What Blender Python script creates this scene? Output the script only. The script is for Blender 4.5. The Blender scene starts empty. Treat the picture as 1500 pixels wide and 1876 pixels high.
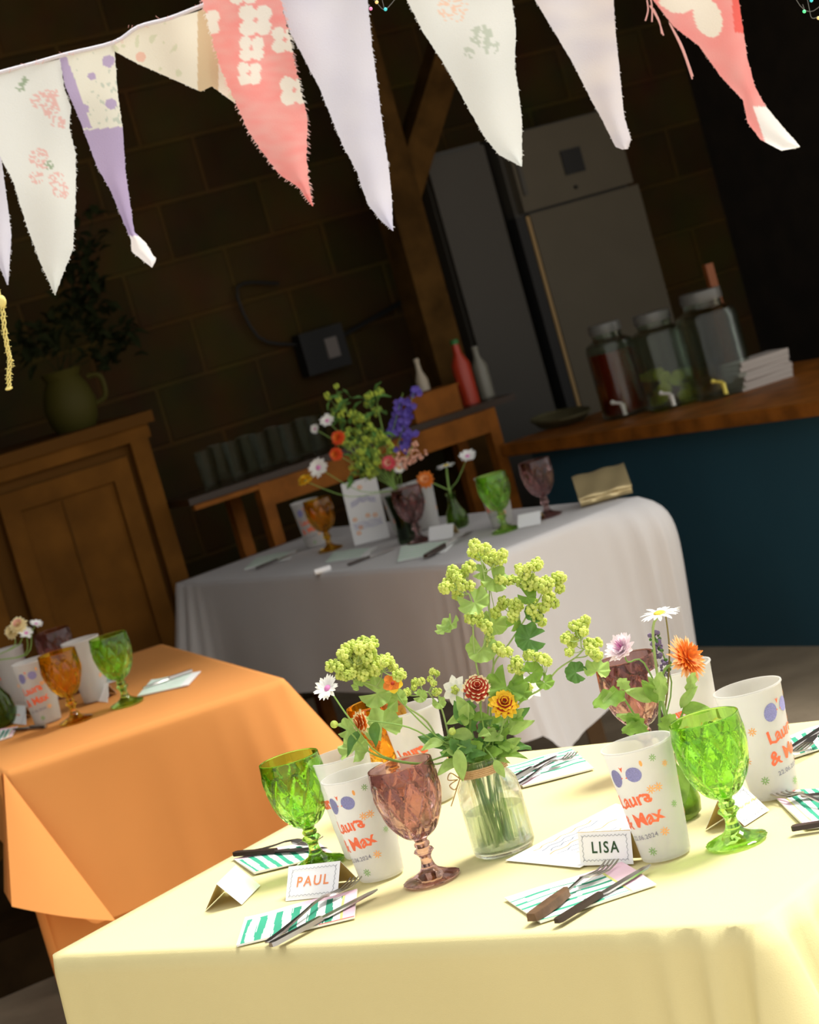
import bpy, bmesh, math, random
from mathutils import Vector, Matrix, noise
random.seed(7)
PI = math.pi
sc = bpy.context.scene

# ------------------------------------------------------------------ camera, sky, exposure
F_PX, PITCH, ROLL, CAM_Z = 4467.0, 0.1023, 0.2752, 1.587
fw = Vector((0, math.cos(PITCH), -math.sin(PITCH)))
r0 = Vector((1, 0, 0)); u0 = r0.cross(fw)
RT = r0 * math.cos(ROLL) - u0 * math.sin(ROLL)
UP = u0 * math.cos(ROLL) + r0 * math.sin(ROLL)
CAM = Vector((0, 0, CAM_Z))
cd = bpy.data.cameras.new('camera'); co = bpy.data.objects.new('camera', cd); sc.collection.objects.link(co)
co.matrix_world = Matrix(((RT.x, UP.x, -fw.x, 0), (RT.y, UP.y, -fw.y, 0), (RT.z, UP.z, -fw.z, CAM_Z), (0, 0, 0, 1)))
cd.sensor_fit = 'HORIZONTAL'; cd.sensor_width = 24.0; cd.lens = F_PX / 1500 * 24.0
cd.clip_end = 100; cd.clip_start = .05
cd.dof.use_dof = True; cd.dof.focus_distance = 3.35; cd.dof.aperture_fstop = 8.5
sc.camera = co
sc.view_settings.view_transform = 'Standard'; sc.view_settings.look = 'None'
sc.view_settings.gamma = 1; sc.view_settings.use_curve_mapping = False
sc.view_settings.exposure = 0.0
SKY_STRENGTH = 1.14
w = bpy.data.worlds.new('sky'); sc.world = w; w.use_nodes = True
wn = w.node_tree.nodes; wl = w.node_tree.links
bg = wn['Background']; bg.inputs[1].default_value = SKY_STRENGTH
bg.inputs[0].default_value = (1.0, .985, .95, 1)
sd = bpy.data.lights.new('sun', 'SUN'); sd.energy = 6.2; sd.angle = math.radians(24); sd.color = (1, .96, .88)
so = bpy.data.objects.new('sun', sd); sc.collection.objects.link(so)
SUN_FROM = Vector((.62, .24, 1.1)).normalized()
so.rotation_euler = SUN_FROM.to_track_quat('Z', 'Y').to_euler(); so.location = (3, -3, 6)


def ray(px, py):
    return (fw * F_PX + RT * (px - 750) - UP * (py - 938)).normalized()
def P(px, py, z=.752):                       # point at height z
    d = ray(px, py); return CAM + d * ((z - CAM_Z) / d.z)
def D(px, py, y):                            # point at distance y
    d = ray(px, py); return CAM + d * (y / d.y)
O2 = Vector((0, 3.4, 0)); RA = Vector((.866, .5, 0)); RB = Vector((-.5, .866, 0))
def room(u, v, z=0): return O2 + RA * u + RB * v + Vector((0, 0, z))
def Q(px, py, v):                            # point on the plane parallel to the back wall
    d = ray(px, py); n = RB; return CAM + d * ((v - (CAM - O2).dot(n)) / d.dot(n))

# ------------------------------------------------------------------ materials
def mat(name, col, rough=.6, bump=0, bscale=200, metal=0, trans=0, transl=0, noisecol=0, nscale=8, spec=.5, sheen=0, attr=None, col2=None, ior=1.45):
    m = bpy.data.materials.get(name)
    if m: return m
    m = bpy.data.materials.new(name); m.use_nodes = True
    nt = m.node_tree; n = nt.nodes; l = nt.links; b = n['Principled BSDF']; out = n['Material Output']
    b.inputs['Base Color'].default_value = (*col, 1); b.inputs['Roughness'].default_value = rough
    b.inputs['Metallic'].default_value = metal; b.inputs['Transmission Weight'].default_value = trans
    b.inputs['Specular IOR Level'].default_value = spec; b.inputs['IOR'].default_value = ior
    csock = None
    tc = n.new('ShaderNodeTexCoord')
    if attr:
        a = n.new('ShaderNodeAttribute'); a.attribute_name = attr; csock = a.outputs['Color']
        l.new(csock, b.inputs['Base Color'])
    if noisecol or col2:
        nz = n.new('ShaderNodeTexNoise'); nz.inputs['Scale'].default_value = nscale; nz.inputs['Detail'].default_value = 5
        l.new(tc.outputs['Object'], nz.inputs['Vector'])
        mx = n.new('ShaderNodeMix'); mx.data_type = 'RGBA'
        c2 = col2 if col2 else tuple(c * (1 - noisecol) for c in col)
        if csock: l.new(csock, mx.inputs['A']); mx.inputs['B'].default_value = (*c2, 1); 
        else: mx.inputs['A'].default_value = (*col, 1); mx.inputs['B'].default_value = (*c2, 1)
        rp = n.new('ShaderNodeMapRange'); rp.inputs['From Min'].default_value = .35; rp.inputs['From Max'].default_value = .65
        l.new(nz.outputs['Fac'], rp.inputs['Value']); l.new(rp.outputs['Result'], mx.inputs['Factor'])
        csock = mx.outputs['Result']; l.new(csock, b.inputs['Base Color'])
    if bump:
        nb = n.new('ShaderNodeTexNoise'); nb.inputs['Scale'].default_value = bscale; nb.inputs['Detail'].default_value = 4
        l.new(tc.outputs['Object'], nb.inputs['Vector'])
        bp = n.new('ShaderNodeBump'); bp.inputs['Strength'].default_value = bump; bp.inputs['Distance'].default_value = .004
        l.new(nb.outputs['Fac'], bp.inputs['Height']); l.new(bp.outputs['Normal'], b.inputs['Normal'])
    if transl:
        t = n.new('ShaderNodeBsdfTranslucent'); t.inputs['Color'].default_value = (*col, 1)
        if csock: l.new(csock, t.inputs['Color'])
        ms = n.new('ShaderNodeMixShader'); ms.inputs[0].default_value = transl
        l.new(b.outputs[0], ms.inputs[1]); l.new(t.outputs[0], ms.inputs[2]); l.new(ms.outputs[0], out.inputs[0])
    return m

def glass(name, col, rough=.02, ior=1.48, thin=.0):
    m = bpy.data.materials.get(name)
    if m: return m
    m = bpy.data.materials.new(name); m.use_nodes = True
    nt = m.node_tree; n = nt.nodes; l = nt.links; b = n['Principled BSDF']; out = n['Material Output']
    b.inputs['Base Color'].default_value = (*col, 1); b.inputs['Roughness'].default_value = rough
    b.inputs['Transmission Weight'].default_value = 1; b.inputs['IOR'].default_value = ior
    if thin:
        t = n.new('ShaderNodeBsdfTransparent'); t.inputs['Color'].default_value = (*col, 1)
        ms = n.new('ShaderNodeMixShader'); ms.inputs[0].default_value = thin
        l.new(b.outputs[0], ms.inputs[1]); l.new(t.outputs[0], ms.inputs[2]); l.new(ms.outputs[0], out.inputs[0])
    return m

def frosted(name, col, clear=.3, tl=.45):
    m = bpy.data.materials.new(name); m.use_nodes = True
    nt = m.node_tree; n = nt.nodes; l = nt.links; b = n['Principled BSDF']; out = n['Material Output']
    b.inputs['Base Color'].default_value = (*col, 1); b.inputs['Roughness'].default_value = .35
    t = n.new('ShaderNodeBsdfTranslucent'); t.inputs['Color'].default_value = (*col, 1)
    tr = n.new('ShaderNodeBsdfTransparent'); tr.inputs['Color'].default_value = (.95, .95, .95, 1)
    m1 = n.new('ShaderNodeMixShader'); m1.inputs[0].default_value = tl
    m2 = n.new('ShaderNodeMixShader'); m2.inputs[0].default_value = clear
    l.new(b.outputs[0], m1.inputs[1]); l.new(t.outputs[0], m1.inputs[2])
    l.new(m1.outputs[0], m2.inputs[1]); l.new(tr.outputs[0], m2.inputs[2]); l.new(m2.outputs[0], out.inputs[0])
    return m

# ------------------------------------------------------------------ mesh helper
class MB:
    def __init__(s): s.v = []; s.f = []; s.m = []; s.c = None
    def add(s, vs, fs, mi=0, M=None):
        o = len(s.v)
        s.v += [tuple(M @ Vector(q)) for q in vs] if M is not None else [tuple(q) for q in vs]
        s.f += [tuple(i + o for i in f) for f in fs]; s.m += [mi] * len(fs)
    def box(s, c, size, mi=0, M=None, rz=0):
        x, y, z = [k / 2 for k in size]; T = Matrix.Translation(c) @ Matrix.Rotation(rz, 4, 'Z')
        if M is not None: T = M @ T
        vs = [(a * x, b * y, d * z) for a in (-1, 1) for b in (-1, 1) for d in (-1, 1)]
        s.add(vs, [(0, 1, 3, 2), (4, 6, 7, 5), (0, 4, 5, 1), (2, 3, 7, 6), (0, 2, 6, 4), (1, 5, 7, 3)], mi, T)
    def lathe(s, prof, n=48, mi=0, M=None, cap0=False, cap1=False, rf=None):
        vs = []
        for k, (r, z) in enumerate(prof):
            for i in range(n):
                a = 2 * PI * i / n; rr = rf(k, a, r, z) if rf else r
                vs.append((rr * math.cos(a), rr * math.sin(a), z))
        fs = [(k * n + i, k * n + (i + 1) % n, (k + 1) * n + (i + 1) % n, (k + 1) * n + i) for k in range(len(prof) - 1) for i in range(n)]
        if cap0: fs.append(tuple(range(n - 1, -1, -1)))
        if cap1: fs.append(tuple((len(prof) - 1) * n + i for i in range(n)))
        s.add(vs, fs, mi, M)
    def tube(s, pts, r, n=6, mi=0, r1=None, smooth=True):
        pts = [Vector(p) for p in pts]
        if smooth and len(pts) > 2: pts = spline(pts, 4)
        L = len(pts); vs = []; prev = None
        for i, p in enumerate(pts):
            t = (pts[min(i + 1, L - 1)] - pts[max(i - 1, 0)])
            if t.length < 1e-9: t = Vector((0, 0, 1))
            t.normalize()
            if prev is None: a = t.orthogonal().normalized()
            else: a = (prev - t * prev.dot(t)); a = a.normalized() if a.length > 1e-6 else t.orthogonal().normalized()
            prev = a; b = t.cross(a); rr = r if r1 is None else r + (r1 - r) * i / (L - 1)
            vs += [p + (a * math.cos(2 * PI * k / n) + b * math.sin(2 * PI * k / n)) * rr for k in range(n)]
        fs = [(i * n + k, i * n + (k + 1) % n, (i + 1) * n + (k + 1) % n, (i + 1) * n + k) for i in range(L - 1) for k in range(n)]
        fs += [tuple(range(n - 1, -1, -1)), tuple((L - 1) * n + k for k in range(n))]
        s.add(vs, fs, mi)
    def ball(s, c, r, mi=0, seg=8, rings=6, sq=(1, 1, 1)):
        vs = [(0, 0, -1)]
        for j in range(1, rings):
            p = -PI / 2 + PI * j / rings
            vs += [(math.cos(p) * math.cos(2 * PI * i / seg), math.cos(p) * math.sin(2 * PI * i / seg), math.sin(p)) for i in range(seg)]
        vs.append((0, 0, 1)); fs = []
        for i in range(seg): fs.append((0, 1 + (i + 1) % seg, 1 + i))
        for j in range(rings - 2):
            for i in range(seg): fs.append((1 + j * seg + i, 1 + j * seg + (i + 1) % seg, 1 + (j + 1) * seg + (i + 1) % seg, 1 + (j + 1) * seg + i))
        t = len(vs) - 1
        for i in range(seg): fs.append((t, 1 + (rings - 2) * seg + i, 1 + (rings - 2) * seg + (i + 1) % seg))
        s.add([(c[0] + x * r * sq[0], c[1] + y * r * sq[1], c[2] + z * r * sq[2]) for x, y, z in vs], fs, mi)
    def build(s, name, mats, parent=None, off=None, smooth=True, angle=40, cols=None):
        me = bpy.data.meshes.new(name)
        vs = s.v if off is None else [(x - off[0], y - off[1], z - off[2]) for x, y, z in s.v]
        me.from_pydata(vs, [], s.f)
        if not isinstance(mats, (list, tuple)): mats = [mats]
        for m in mats: me.materials.append(m)
        for p, mi in zip(me.polygons, s.m): p.material_index = mi
        if smooth:
            for p in me.polygons: p.use_smooth = True
            try: me.set_sharp_from_angle(angle=math.radians(angle))
            except Exception: pass
        if cols:
            a = me.color_attributes.new('Col', 'FLOAT_COLOR', 'POINT')
            for i, c in enumerate(cols): a.data[i].color = (*c, 1)
        me.update()
        o = bpy.data.objects.new(name, me); sc.collection.objects.link(o)
        if parent is not None: o.parent = parent
        elif off is not None: o.location = off
        return o

def spline(p, k):
    out = []
    for i in range(len(p) - 1):
        a = p[max(i - 1, 0)]; b = p[i]; c = p[i + 1]; d = p[min(i + 2, len(p) - 1)]
        for j in range(k):
            t = j / k
            out.append(.5 * ((2 * b) + (c - a) * t + (2 * a - 5 * b + 4 * c - d) * t * t + (3 * b - a - 3 * c + d) * t ** 3))
    out.append(p[-1]); return out

def tag(o, label, cat, group=None, kind=None):
    o['label'] = label; o['category'] = cat
    if group: o['group'] = group
    if kind: o['kind'] = kind
    return o
def thing(name, loc, label, cat, group=None, rz=0):
    o = bpy.data.objects.new(name, None); sc.collection.objects.link(o); o.location = loc; o.rotation_euler = (0, 0, rz)
    o.empty_display_size = .02
    return tag(o, label, cat, group)
def struct(o): o['kind'] = 'structure'; return o
def dup(root, loc, rz, label, group=None):
    r = root.copy(); sc.collection.objects.link(r); r.location = loc; r.rotation_euler = (0, 0, rz); r['label'] = label
    if group: r['group'] = group
    for ch in list(root.children):
        c = ch.copy(); sc.collection.objects.link(c); c.parent = r
        for g in list(ch.children):
            d = g.copy(); sc.collection.objects.link(d); d.parent = c
    return r
def text_geo(s, size, offset=0, spacing=1.0, subdiv=0):
    cu = bpy.data.curves.new('txt', 'FONT'); cu.body = s; cu.size = size; cu.offset = offset
    cu.space_character = spacing; cu.resolution_u = 3; cu.align_x = 'CENTER'; cu.align_y = 'CENTER'; cu.fill_mode = 'FRONT'
    o = bpy.data.objects.new('txt', cu); sc.collection.objects.link(o); bpy.context.view_layer.update()
    dg = bpy.context.evaluated_depsgraph_get(); me = bpy.data.meshes.new_from_object(o.evaluated_get(dg))
    bm = bmesh.new(); bm.from_mesh(me); bmesh.ops.triangulate(bm, faces=bm.faces)
    for _ in range(subdiv):
        es = [e for e in bm.edges if e.calc_length() > size * .18]
        if es: bmesh.ops.subdivide_edges(bm, edges=es, cuts=1); bmesh.ops.triangulate(bm, faces=bm.faces)
    vs = [tuple(v.co) for v in bm.verts]; fs = [tuple(v.index for v in f.verts) for f in bm.faces]
    bm.free(); bpy.data.objects.remove(o); bpy.data.curves.remove(cu); bpy.data.meshes.remove(me)
    return vs, fs

# ------------------------------------------------------------------ the barn
mfloor = mat('floor_concrete', (.48, .38, .26), .85, bump=.6, bscale=40, noisecol=.35, nscale=3)
b = MB(); b.box((0, 4, -.05), (26, 26, .1)); struct(b.build('floor', mfloor, smooth=False))

def brick_material():
    m = bpy.data.materials.new('block_wall'); m.use_nodes = True
    n = m.node_tree.nodes; l = m.node_tree.links; bs = n['Principled BSDF']
    tc = n.new('ShaderNodeTexCoord'); sp = n.new('ShaderNodeSeparateXYZ'); cb = n.new('ShaderNodeCombineXYZ')
    l.new(tc.outputs['Object'], sp.inputs[0]); l.new(sp.outputs['X'], cb.inputs['X']); l.new(sp.outputs['Z'], cb.inputs['Y'])
    br = n.new('ShaderNodeTexBrick'); l.new(cb.outputs[0], br.inputs['Vector'])
    br.inputs['Scale'].default_value = 1; br.inputs['Brick Width'].default_value = .45; br.inputs['Row Height'].default_value = .225
    br.inputs['Mortar Size'].default_value = .014; br.inputs['Mortar Smooth'].default_value = .6; br.offset = .5
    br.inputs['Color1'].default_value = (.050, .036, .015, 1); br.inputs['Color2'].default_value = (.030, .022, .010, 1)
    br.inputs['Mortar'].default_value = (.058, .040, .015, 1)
    nz = n.new('ShaderNodeTexNoise'); nz.inputs['Scale'].default_value = 5; nz.inputs['Detail'].default_value = 6
    l.new(tc.outputs['Object'], nz.inputs['Vector'])
    mx = n.new('ShaderNodeMix'); mx.data_type = 'RGBA'; mx.blend_type = 'MULTIPLY'; mx.inputs['Factor'].default_value = .7
    l.new(br.outputs['Color'], mx.inputs['A']); l.new(nz.outputs['Color'], mx.inputs['B'])
    mul = n.new('ShaderNodeMix'); mul.data_type = 'RGBA'; mul.blend_type = 'MULTIPLY'; mul.inputs['Factor'].default_value = 1
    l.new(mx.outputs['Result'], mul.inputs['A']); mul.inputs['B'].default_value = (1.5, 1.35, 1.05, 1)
    l.new(mul.outputs['Result'], bs.inputs['Base Color']); bs.inputs['Roughness'].default_value = .95; bs.inputs['Specular IOR Level'].default_value = .08
    bp = n.new('ShaderNodeBump'); bp.inputs['Strength'].default_value = .8; bp.inputs['Distance'].default_value = .01
    ad = n.new('ShaderNodeMath'); ad.operation = 'MULTIPLY_ADD'; ad.inputs[1].default_value = -1.0
    l.new(br.outputs['Fac'], ad.inputs[0]); l.new(nz.outputs['Fac'], ad.inputs[2]); l.new(ad.outputs[0], bp.inputs['Height'])
    l.new(bp.outputs['Normal'], bs.inputs['Normal'])
    return m
mblock = brick_material()
ANG = math.radians(30)
def wallbox(name, u0_, u1, v0, v1, z0, z1, m):
    c = room((u0_ + u1) / 2, (v0 + v1) / 2, 0); b = MB(); b.box((0, 0, (z0 + z1) / 2), (u1 - u0_, v1 - v0, z1 - z0))
    o = b.build(name, m, smooth=False); o.location = c; o.rotation_euler = (0, 0, ANG); return struct(o)
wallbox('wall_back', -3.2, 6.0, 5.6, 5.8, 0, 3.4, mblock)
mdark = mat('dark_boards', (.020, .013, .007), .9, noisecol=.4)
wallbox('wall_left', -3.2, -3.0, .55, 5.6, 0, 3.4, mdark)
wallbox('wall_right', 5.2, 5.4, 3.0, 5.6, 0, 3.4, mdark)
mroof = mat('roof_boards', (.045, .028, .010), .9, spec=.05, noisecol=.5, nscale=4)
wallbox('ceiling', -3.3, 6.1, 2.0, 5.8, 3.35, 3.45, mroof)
mtimber = mat('old_timber', (.085, .042, .010), .85, spec=.08, bump=.5, bscale=30, noisecol=.5, nscale=9)
for i, v in enumerate((2.0, 2.9, 3.8, 4.8)):
    wallbox('trim_%d' % (i + 1), -3.0, 5.2, v, v + .14, 3.12, 3.35, mtimber)

# timber post with its brace
q = Q(770, 520, 5.06)
t = thing('timber_post', (q.x, q.y, 0), 'rough brown timber post with a diagonal brace, left of the tall white fridge', 'post', rz=ANG)
b = MB(); b.box((0, 0, 1.36), (.135, .13, 2.72)); b.build('post', mtimber, t, smooth=False)
b = MB(); b.box((0, 0, 0), (.12, .10, 1.0)); o = b.build('brace', mtimber, t, smooth=False); o.location = (.30, -.005, Q(748, 350, 5.06).z + .36); o.rotation_euler = (0, math.radians(37), 0)

# tall grey cabinet and white fridge behind the bar
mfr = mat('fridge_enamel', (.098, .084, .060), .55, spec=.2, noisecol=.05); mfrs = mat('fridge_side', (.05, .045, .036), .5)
mblk = mat('black_parts_and_shadow', (.006, .006, .006), .6); mlitedge = mat('warm_lit_edge', (.30, .19, .07), .4)  # black also serves the fridge's shadow gap; warm tone is light on its door side
def on_v(px, py, v): 
    q = Q(px, py, v) - O2; return q.dot(RA), q.z
VF = 5.12
uL, zL = on_v(951, 405, VF); uR, zR = on_v(1152, 330, VF); _, zt = on_v(1020, 222, VF)
zs = (zL + zR) / 2
c = room((uL + uR) / 2, VF + .3)
t = thing('fridge', c, 'tall white fridge with a small top door and a dark square window, beside grey cabinet', 'fridge', rz=ANG)
W = uR - uL
b = MB(); b.box((0, -.08, zt / 2), (W, .40, zt)); b.build('body', mfrs, t, smooth=False)
b = MB(); b.box((.01, -.30, (zs + zt) / 2), (W - .02, .05, zt - zs - .012)); dj = b.build('freezer_door', mfr, t, smooth=False)
b = MB(); b.box((.02, -.328, zt - .17), (.10, .006, .10)); b.build('window', mblk, dj, smooth=False)
b = MB(); b.box((-W / 2 + .045, -.328, zs + .17), (.018, .012, .2)); b.build('handle', mfrs, dj, smooth=False)
b = MB(); b.box((.03, -.30, (zs + .1) / 2), (W - .02, .05, zs - .11)); dj = b.build('door', mfr, t, smooth=False)
b = MB(); b.box((-W / 2 + .022, -.327, (zs + .1) / 2), (.014, .012, zs - .12)); b.build('lit_door_edge', mlitedge, dj, smooth=False)  # strip coloured as the door side catching warm light
b = MB(); b.box((-W / 2 - .012, -.30, (zs + .1) / 2), (.045, .06, zs - .11)); b.build('door_shadow_gap', mblk, t, smooth=False)  # black strip stands in for the shadow gap left of the lower door
b = MB(); b.ball((.0, -.332, zs + .05), .008); b.build('badge', mblk, t)
uA, _ = on_v(785, 300, VF); 
c = room((uA + uL - .05) / 2, VF + .33); W2 = uL - .05 - uA
t = thing('tall_cabinet', c, 'plain grey tall cabinet standing between timber post and white fridge', 'cabinet', rz=ANG)
b = MB(); b.box((0, -.08, (zt - .0) / 2), (W2, .40, zt)); b.build('body', mfrs, t, smooth=False)
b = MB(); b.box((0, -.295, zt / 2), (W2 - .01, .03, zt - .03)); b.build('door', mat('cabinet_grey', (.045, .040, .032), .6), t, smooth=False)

# bar with blue front and wooden worktop
ZB = .815
c = room(3.6, 3.2)
t = thing('bar_counter', c, 'long bar with a deep blue panelled front and thick orange-brown wooden top', 'bar', rz=ANG)
mblue = mat('blue_paint', (.022, .085, .125), .55, noisecol=.15, nscale=2)
mbar = mat('bar_wood', (.32, .105, .014), .5, spec=.2, bump=.3, bscale=25, noisecol=.5, nscale=10)
b = MB(); b.box((0, 0, (ZB - .05) / 2), (.78, 2.75, ZB - .05)); b.build('front_panel', mblue, t, smooth=False)
b = MB(); b.box((0, 0, ZB - .0235), (.98, 2.84, .047)); o = b.build('worktop', mbar, t, smooth=False)
bv = o.modifiers.new('bevel', 'BEVEL'); bv.width = .006; bv.segments = 3

# ------------------------------------------------------------------ tablecloths and tables
def edge_path(quad, rad=.015, per=.012):
    pts = []; n = len(quad); cen = sum(quad, Vector((0, 0))) / n
    for i in range(n):
        a, b_, c_ = quad[i - 1], quad[i], quad[(i + 1) % n]
        d1 = (a - b_).normalized(); d2 = (c_ - b_).normalized()
        L = (c_ - b_).length; m = int(L / per)
        n1 = Vector((d1.y, -d1.x)); n1 = n1 if n1.dot(b_ - cen) > 0 else -n1
        n2 = Vector((d2.y, -d2.x)); n2 = n2 if n2.dot(b_ - cen) > 0 else -n2
        for k in range(9):
            t_ = k / 8; nn = (n1 * (1 - t_) + n2 * t_).normalized()
            base = b_ + (d1 + d2) * rad
            pts.append((base + nn * rad, nn, i, 1.0, 0.0, i + (t_ - .5) * .02))
        for k in range(1, m):
            t_ = k / m; dist = min(t_, 1 - t_) * L
            pts.append((b_ + d2 * (rad + (L - 2 * rad) * t_), n2, i if t_ < .5 else (i + 1) % n, 0.0, dist, i + t_))
    return pts
def cloth(name, quad, z, drop, m, flare=.05, cflare=.25, wave=.012, cwave=.02, seed=0, cdrop=1.3, rows=26, cw=.16, sag=0, cwaves=None, pouch=(0, 0, 0, 0)):
    quad = [Vector((q.x, q.y)) for q in quad]; path = edge_path(quad); N = len(path); cen = sum(quad, Vector((0, 0))) / 4
    b = MB(); vs = []
    rings = 26
    for r in range(1, rings + 1):
        t_ = r / rings
        for p, nn, ci, cc, ds, s in path:
            q = cen + (p - cen) * t_
            zz = z + (noise.noise(Vector((q.x * 5 + seed, q.y * 5, 0))) * .0015 + noise.noise(Vector((q.x * 13, q.y * 3 + seed, 1))) * .0008) * min(1, (1 - t_) * 8)
            vs.append((q.x, q.y, zz))
    for j in range(1, rows + 1):
        t_ = j / rows
        for p, nn, ci, cc, ds, s in path:
            sd_ = int(s % 4); fr = s % 1; dr = drop
            if isinstance(drop, (list, tuple)):
                dr = drop[sd_]
                if cc or fr < .12: dr = drop[sd_] * .5 + drop[sd_ - 1] * .5 if cc else drop[sd_ - 1] * .5 * (1 - fr / .12) + drop[sd_] * (.5 + .5 * fr / .12)
                elif fr > .88: dr = drop[sd_] * (.5 + .5 * (1 - fr) / .12) + drop[(sd_ + 1) % 4] * .5 * (1 - (1 - fr) / .12)
            cf = math.exp(-(ds / cw) ** 2); ca = cwaves[ci] if cwaves else cwave
            fl = cflare[ci] if isinstance(cflare, (list, tuple)) else cflare
            dd = dr * (1 + (cdrop - 1) * math.exp(-(ds / .22) ** 2))
            depth = t_ * dd
            w1 = math.sin(s * 13 + seed + 2 * noise.noise(Vector((s * 3, seed, 0)))) * .6 + noise.noise(Vector((s * 7, seed, t_))) 
            out = .003 + flare * depth + wave * w1 * t_ ** .8 * (1 - cf) + fl * depth * cf + pouch[ci] * (1 - math.exp(-depth / .045)) * cf * (1 - .25 * t_) + ca * cf * (1 - 2 * abs(math.sin(ds * 48 + seed))) * t_ ** .45
            q = p + nn * out
            zz = z - max(0, depth) - (.002 if j else 0)
            vs.append((q.x, q.y, zz))
    T = rings + rows
    fs = [(k * N + i, k * N + (i + 1) % N, (k + 1) * N + (i + 1) % N, (k + 1) * N + i) for k in range(T - 1) for i in range(N)]
    vs.append((cen.x, cen.y, z)); fs = [f[::-1] for f in fs] + [(len(vs) - 1, i, (i + 1) % N) for i in range(N)]
    b.add(vs, fs); c3 = Vector((cen.x, cen.y, z))
    o = b.build(name, m, None, off=c3, angle=180)
    return o
def table(quad, label, inset=.02, h=.748, m=None):
    cen = sum(quad, Vector((0, 0, 0))) / 4; t = thing('trestle_table', (cen.x, cen.y, 0), label, 'table', 'trestle tables under the cloths')
    qs = [(q - cen) * (1 - inset) for q in quad]; b = MB()
    vs = [(q.x, q.y, h - .03) for q in qs] + [(q.x, q.y, h - .004) for q in qs]
    b.add(vs, [(3, 2, 1, 0), (4, 5, 6, 7)] + [(i, (i + 1) % 4, 4 + (i + 1) % 4, 4 + i) for i in range(4)])
    mt = mat('table_wood', (.25, .15, .07), .6, noisecol=.3); b.build('tabletop', mt, t, smooth=False)
    for q in qs:
        b = MB(); p = q * .62; b.box((p.x, p.y, (h - .03) / 2), (.05, .05, h - .03)); b.build('leg', mt, t, smooth=False)
    return t
def fabric(name, col, tl=.22, col2=None): return mat(name, col, .85, bump=.25, bscale=900, transl=tl, spec=.15, noisecol=.04, nscale=3)

yA, yC = P(88, 1750), P(1400, 1691)
e1 = (yC - yA); e1.z = 0; LY = e1.length; e1.normalize(); e2 = Vector((-e1.y, e1.x, 0))
yq = [yA, yA + e1 * LY, yA + e1 * LY + e2 * .845, yA + e2 * .845]
table(yq, 'trestle table hidden under the pale yellow cloth')
myel = fabric('yellow_cotton', (.88, .79, .42), .2)
tag(cloth('tablecloth', yq, .75, .66, myel, flare=.02, cflare=[.03, .22, .3, .05], wave=.007, seed=3.1, cdrop=1.05, cwaves=[.002, .032, .02, .01], cw=.13),
    'pale yellow tablecloth on the nearest table, pleated at its right corner', 'tablecloth')
oA, oB = P(5, 1415), P(527, 1244)
e1o = (oB - oA); e1o.z = 0; Lo = e1o.length; e1o.normalize(); e1o = Vector((.953, .303, 0)); e2o = Vector((-e1o.y, e1o.x, 0))
oq = [oA, oA + e1o * Lo, oA + e1o * Lo + e2o * 1.25, oA + e2o * 1.25]
table(oq, 'trestle table hidden under the orange cloths')
mor = fabric('orange_cotton', (.80, .34, .10), .22)
oc = cloth('tablecloth', oq, .75, [.37, .34, .3, .2], mor, flare=.05, cflare=[.05, .45, .3, .3], wave=.006, seed=1.2, cdrop=1.0, cwaves=[.0, .004, .01, .01])
tag(oc, 'apricot orange upper tablecloth with a folded-over corner at the left of the photo', 'tablecloth')
# folded corner flap of the orange cloth
b = MB(); A = oA - e2o * .012; B1 = D(22, 1660, 5.02); B2 = D(212, 1686, 5.10); n_ = 14
vs = []
for i in range(n_ + 1):
    for j in range(n_ + 1):
        t_ = i / n_; s_ = j / n_; p = A.lerp(B1.lerp(B2, s_), t_); p = p + Vector((0, -1, 0)) * (.02 * math.sin(PI * s_) * t_ + .004)
        if i == 0: p = A.copy()
        vs.append(p)
b.add(vs, [(i * (n_ + 1) + j, i * (n_ + 1) + j + 1, (i + 1) * (n_ + 1) + j + 1, (i + 1) * (n_ + 1) + j) for i in range(n_) for j in range(n_)])
B3 = D(14, 1640, 5.34)
vs = [A + e2o * .02, B1, B3 + e2o * .05]
b.add(vs, [(0, 1, 2)])
b.build('corner_fold', mor, oc, off=oc.location, angle=180)
oi = [oA - e1o * .022 + e2o * .03, oA + e1o * (Lo - .02) + e2o * .03, oA + e1o * (Lo - .02) + e2o * .5, oA + e1o * .40 + e2o * .5]
tag(cloth('tablecloth', oi, .7485, .62, mor, flare=.0, cflare=[0, .15, .1, .1], wave=.004, seed=5, cdrop=1.0, cwaves=[0, .004, .01, .01]),
    'longer orange under-cloth showing below the folded corner of the upper one', 'tablecloth')
wN, wL, wR = P(865, 1030), P(320, 1068), P(1172, 908)
wq = [wN, wR, wR + (wL - wN), wL]
table(wq, 'trestle table hidden under the white cloth', inset=.03)
mwh = fabric('white_cotton', (.74, .72, .72), .18)
tag(cloth('tablecloth', wq, .75, [.50, .45, .40, .36], mwh, flare=.06, cflare=[.08, -.12, .3, .25], wave=.014, seed=2.3, cdrop=1.14, cw=.15, cwaves=[.008, .016, .01, .01], pouch=(.0, .10, .0, 0)),
    'white tablecloth draped over the table at the back', 'tablecloth')

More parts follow.
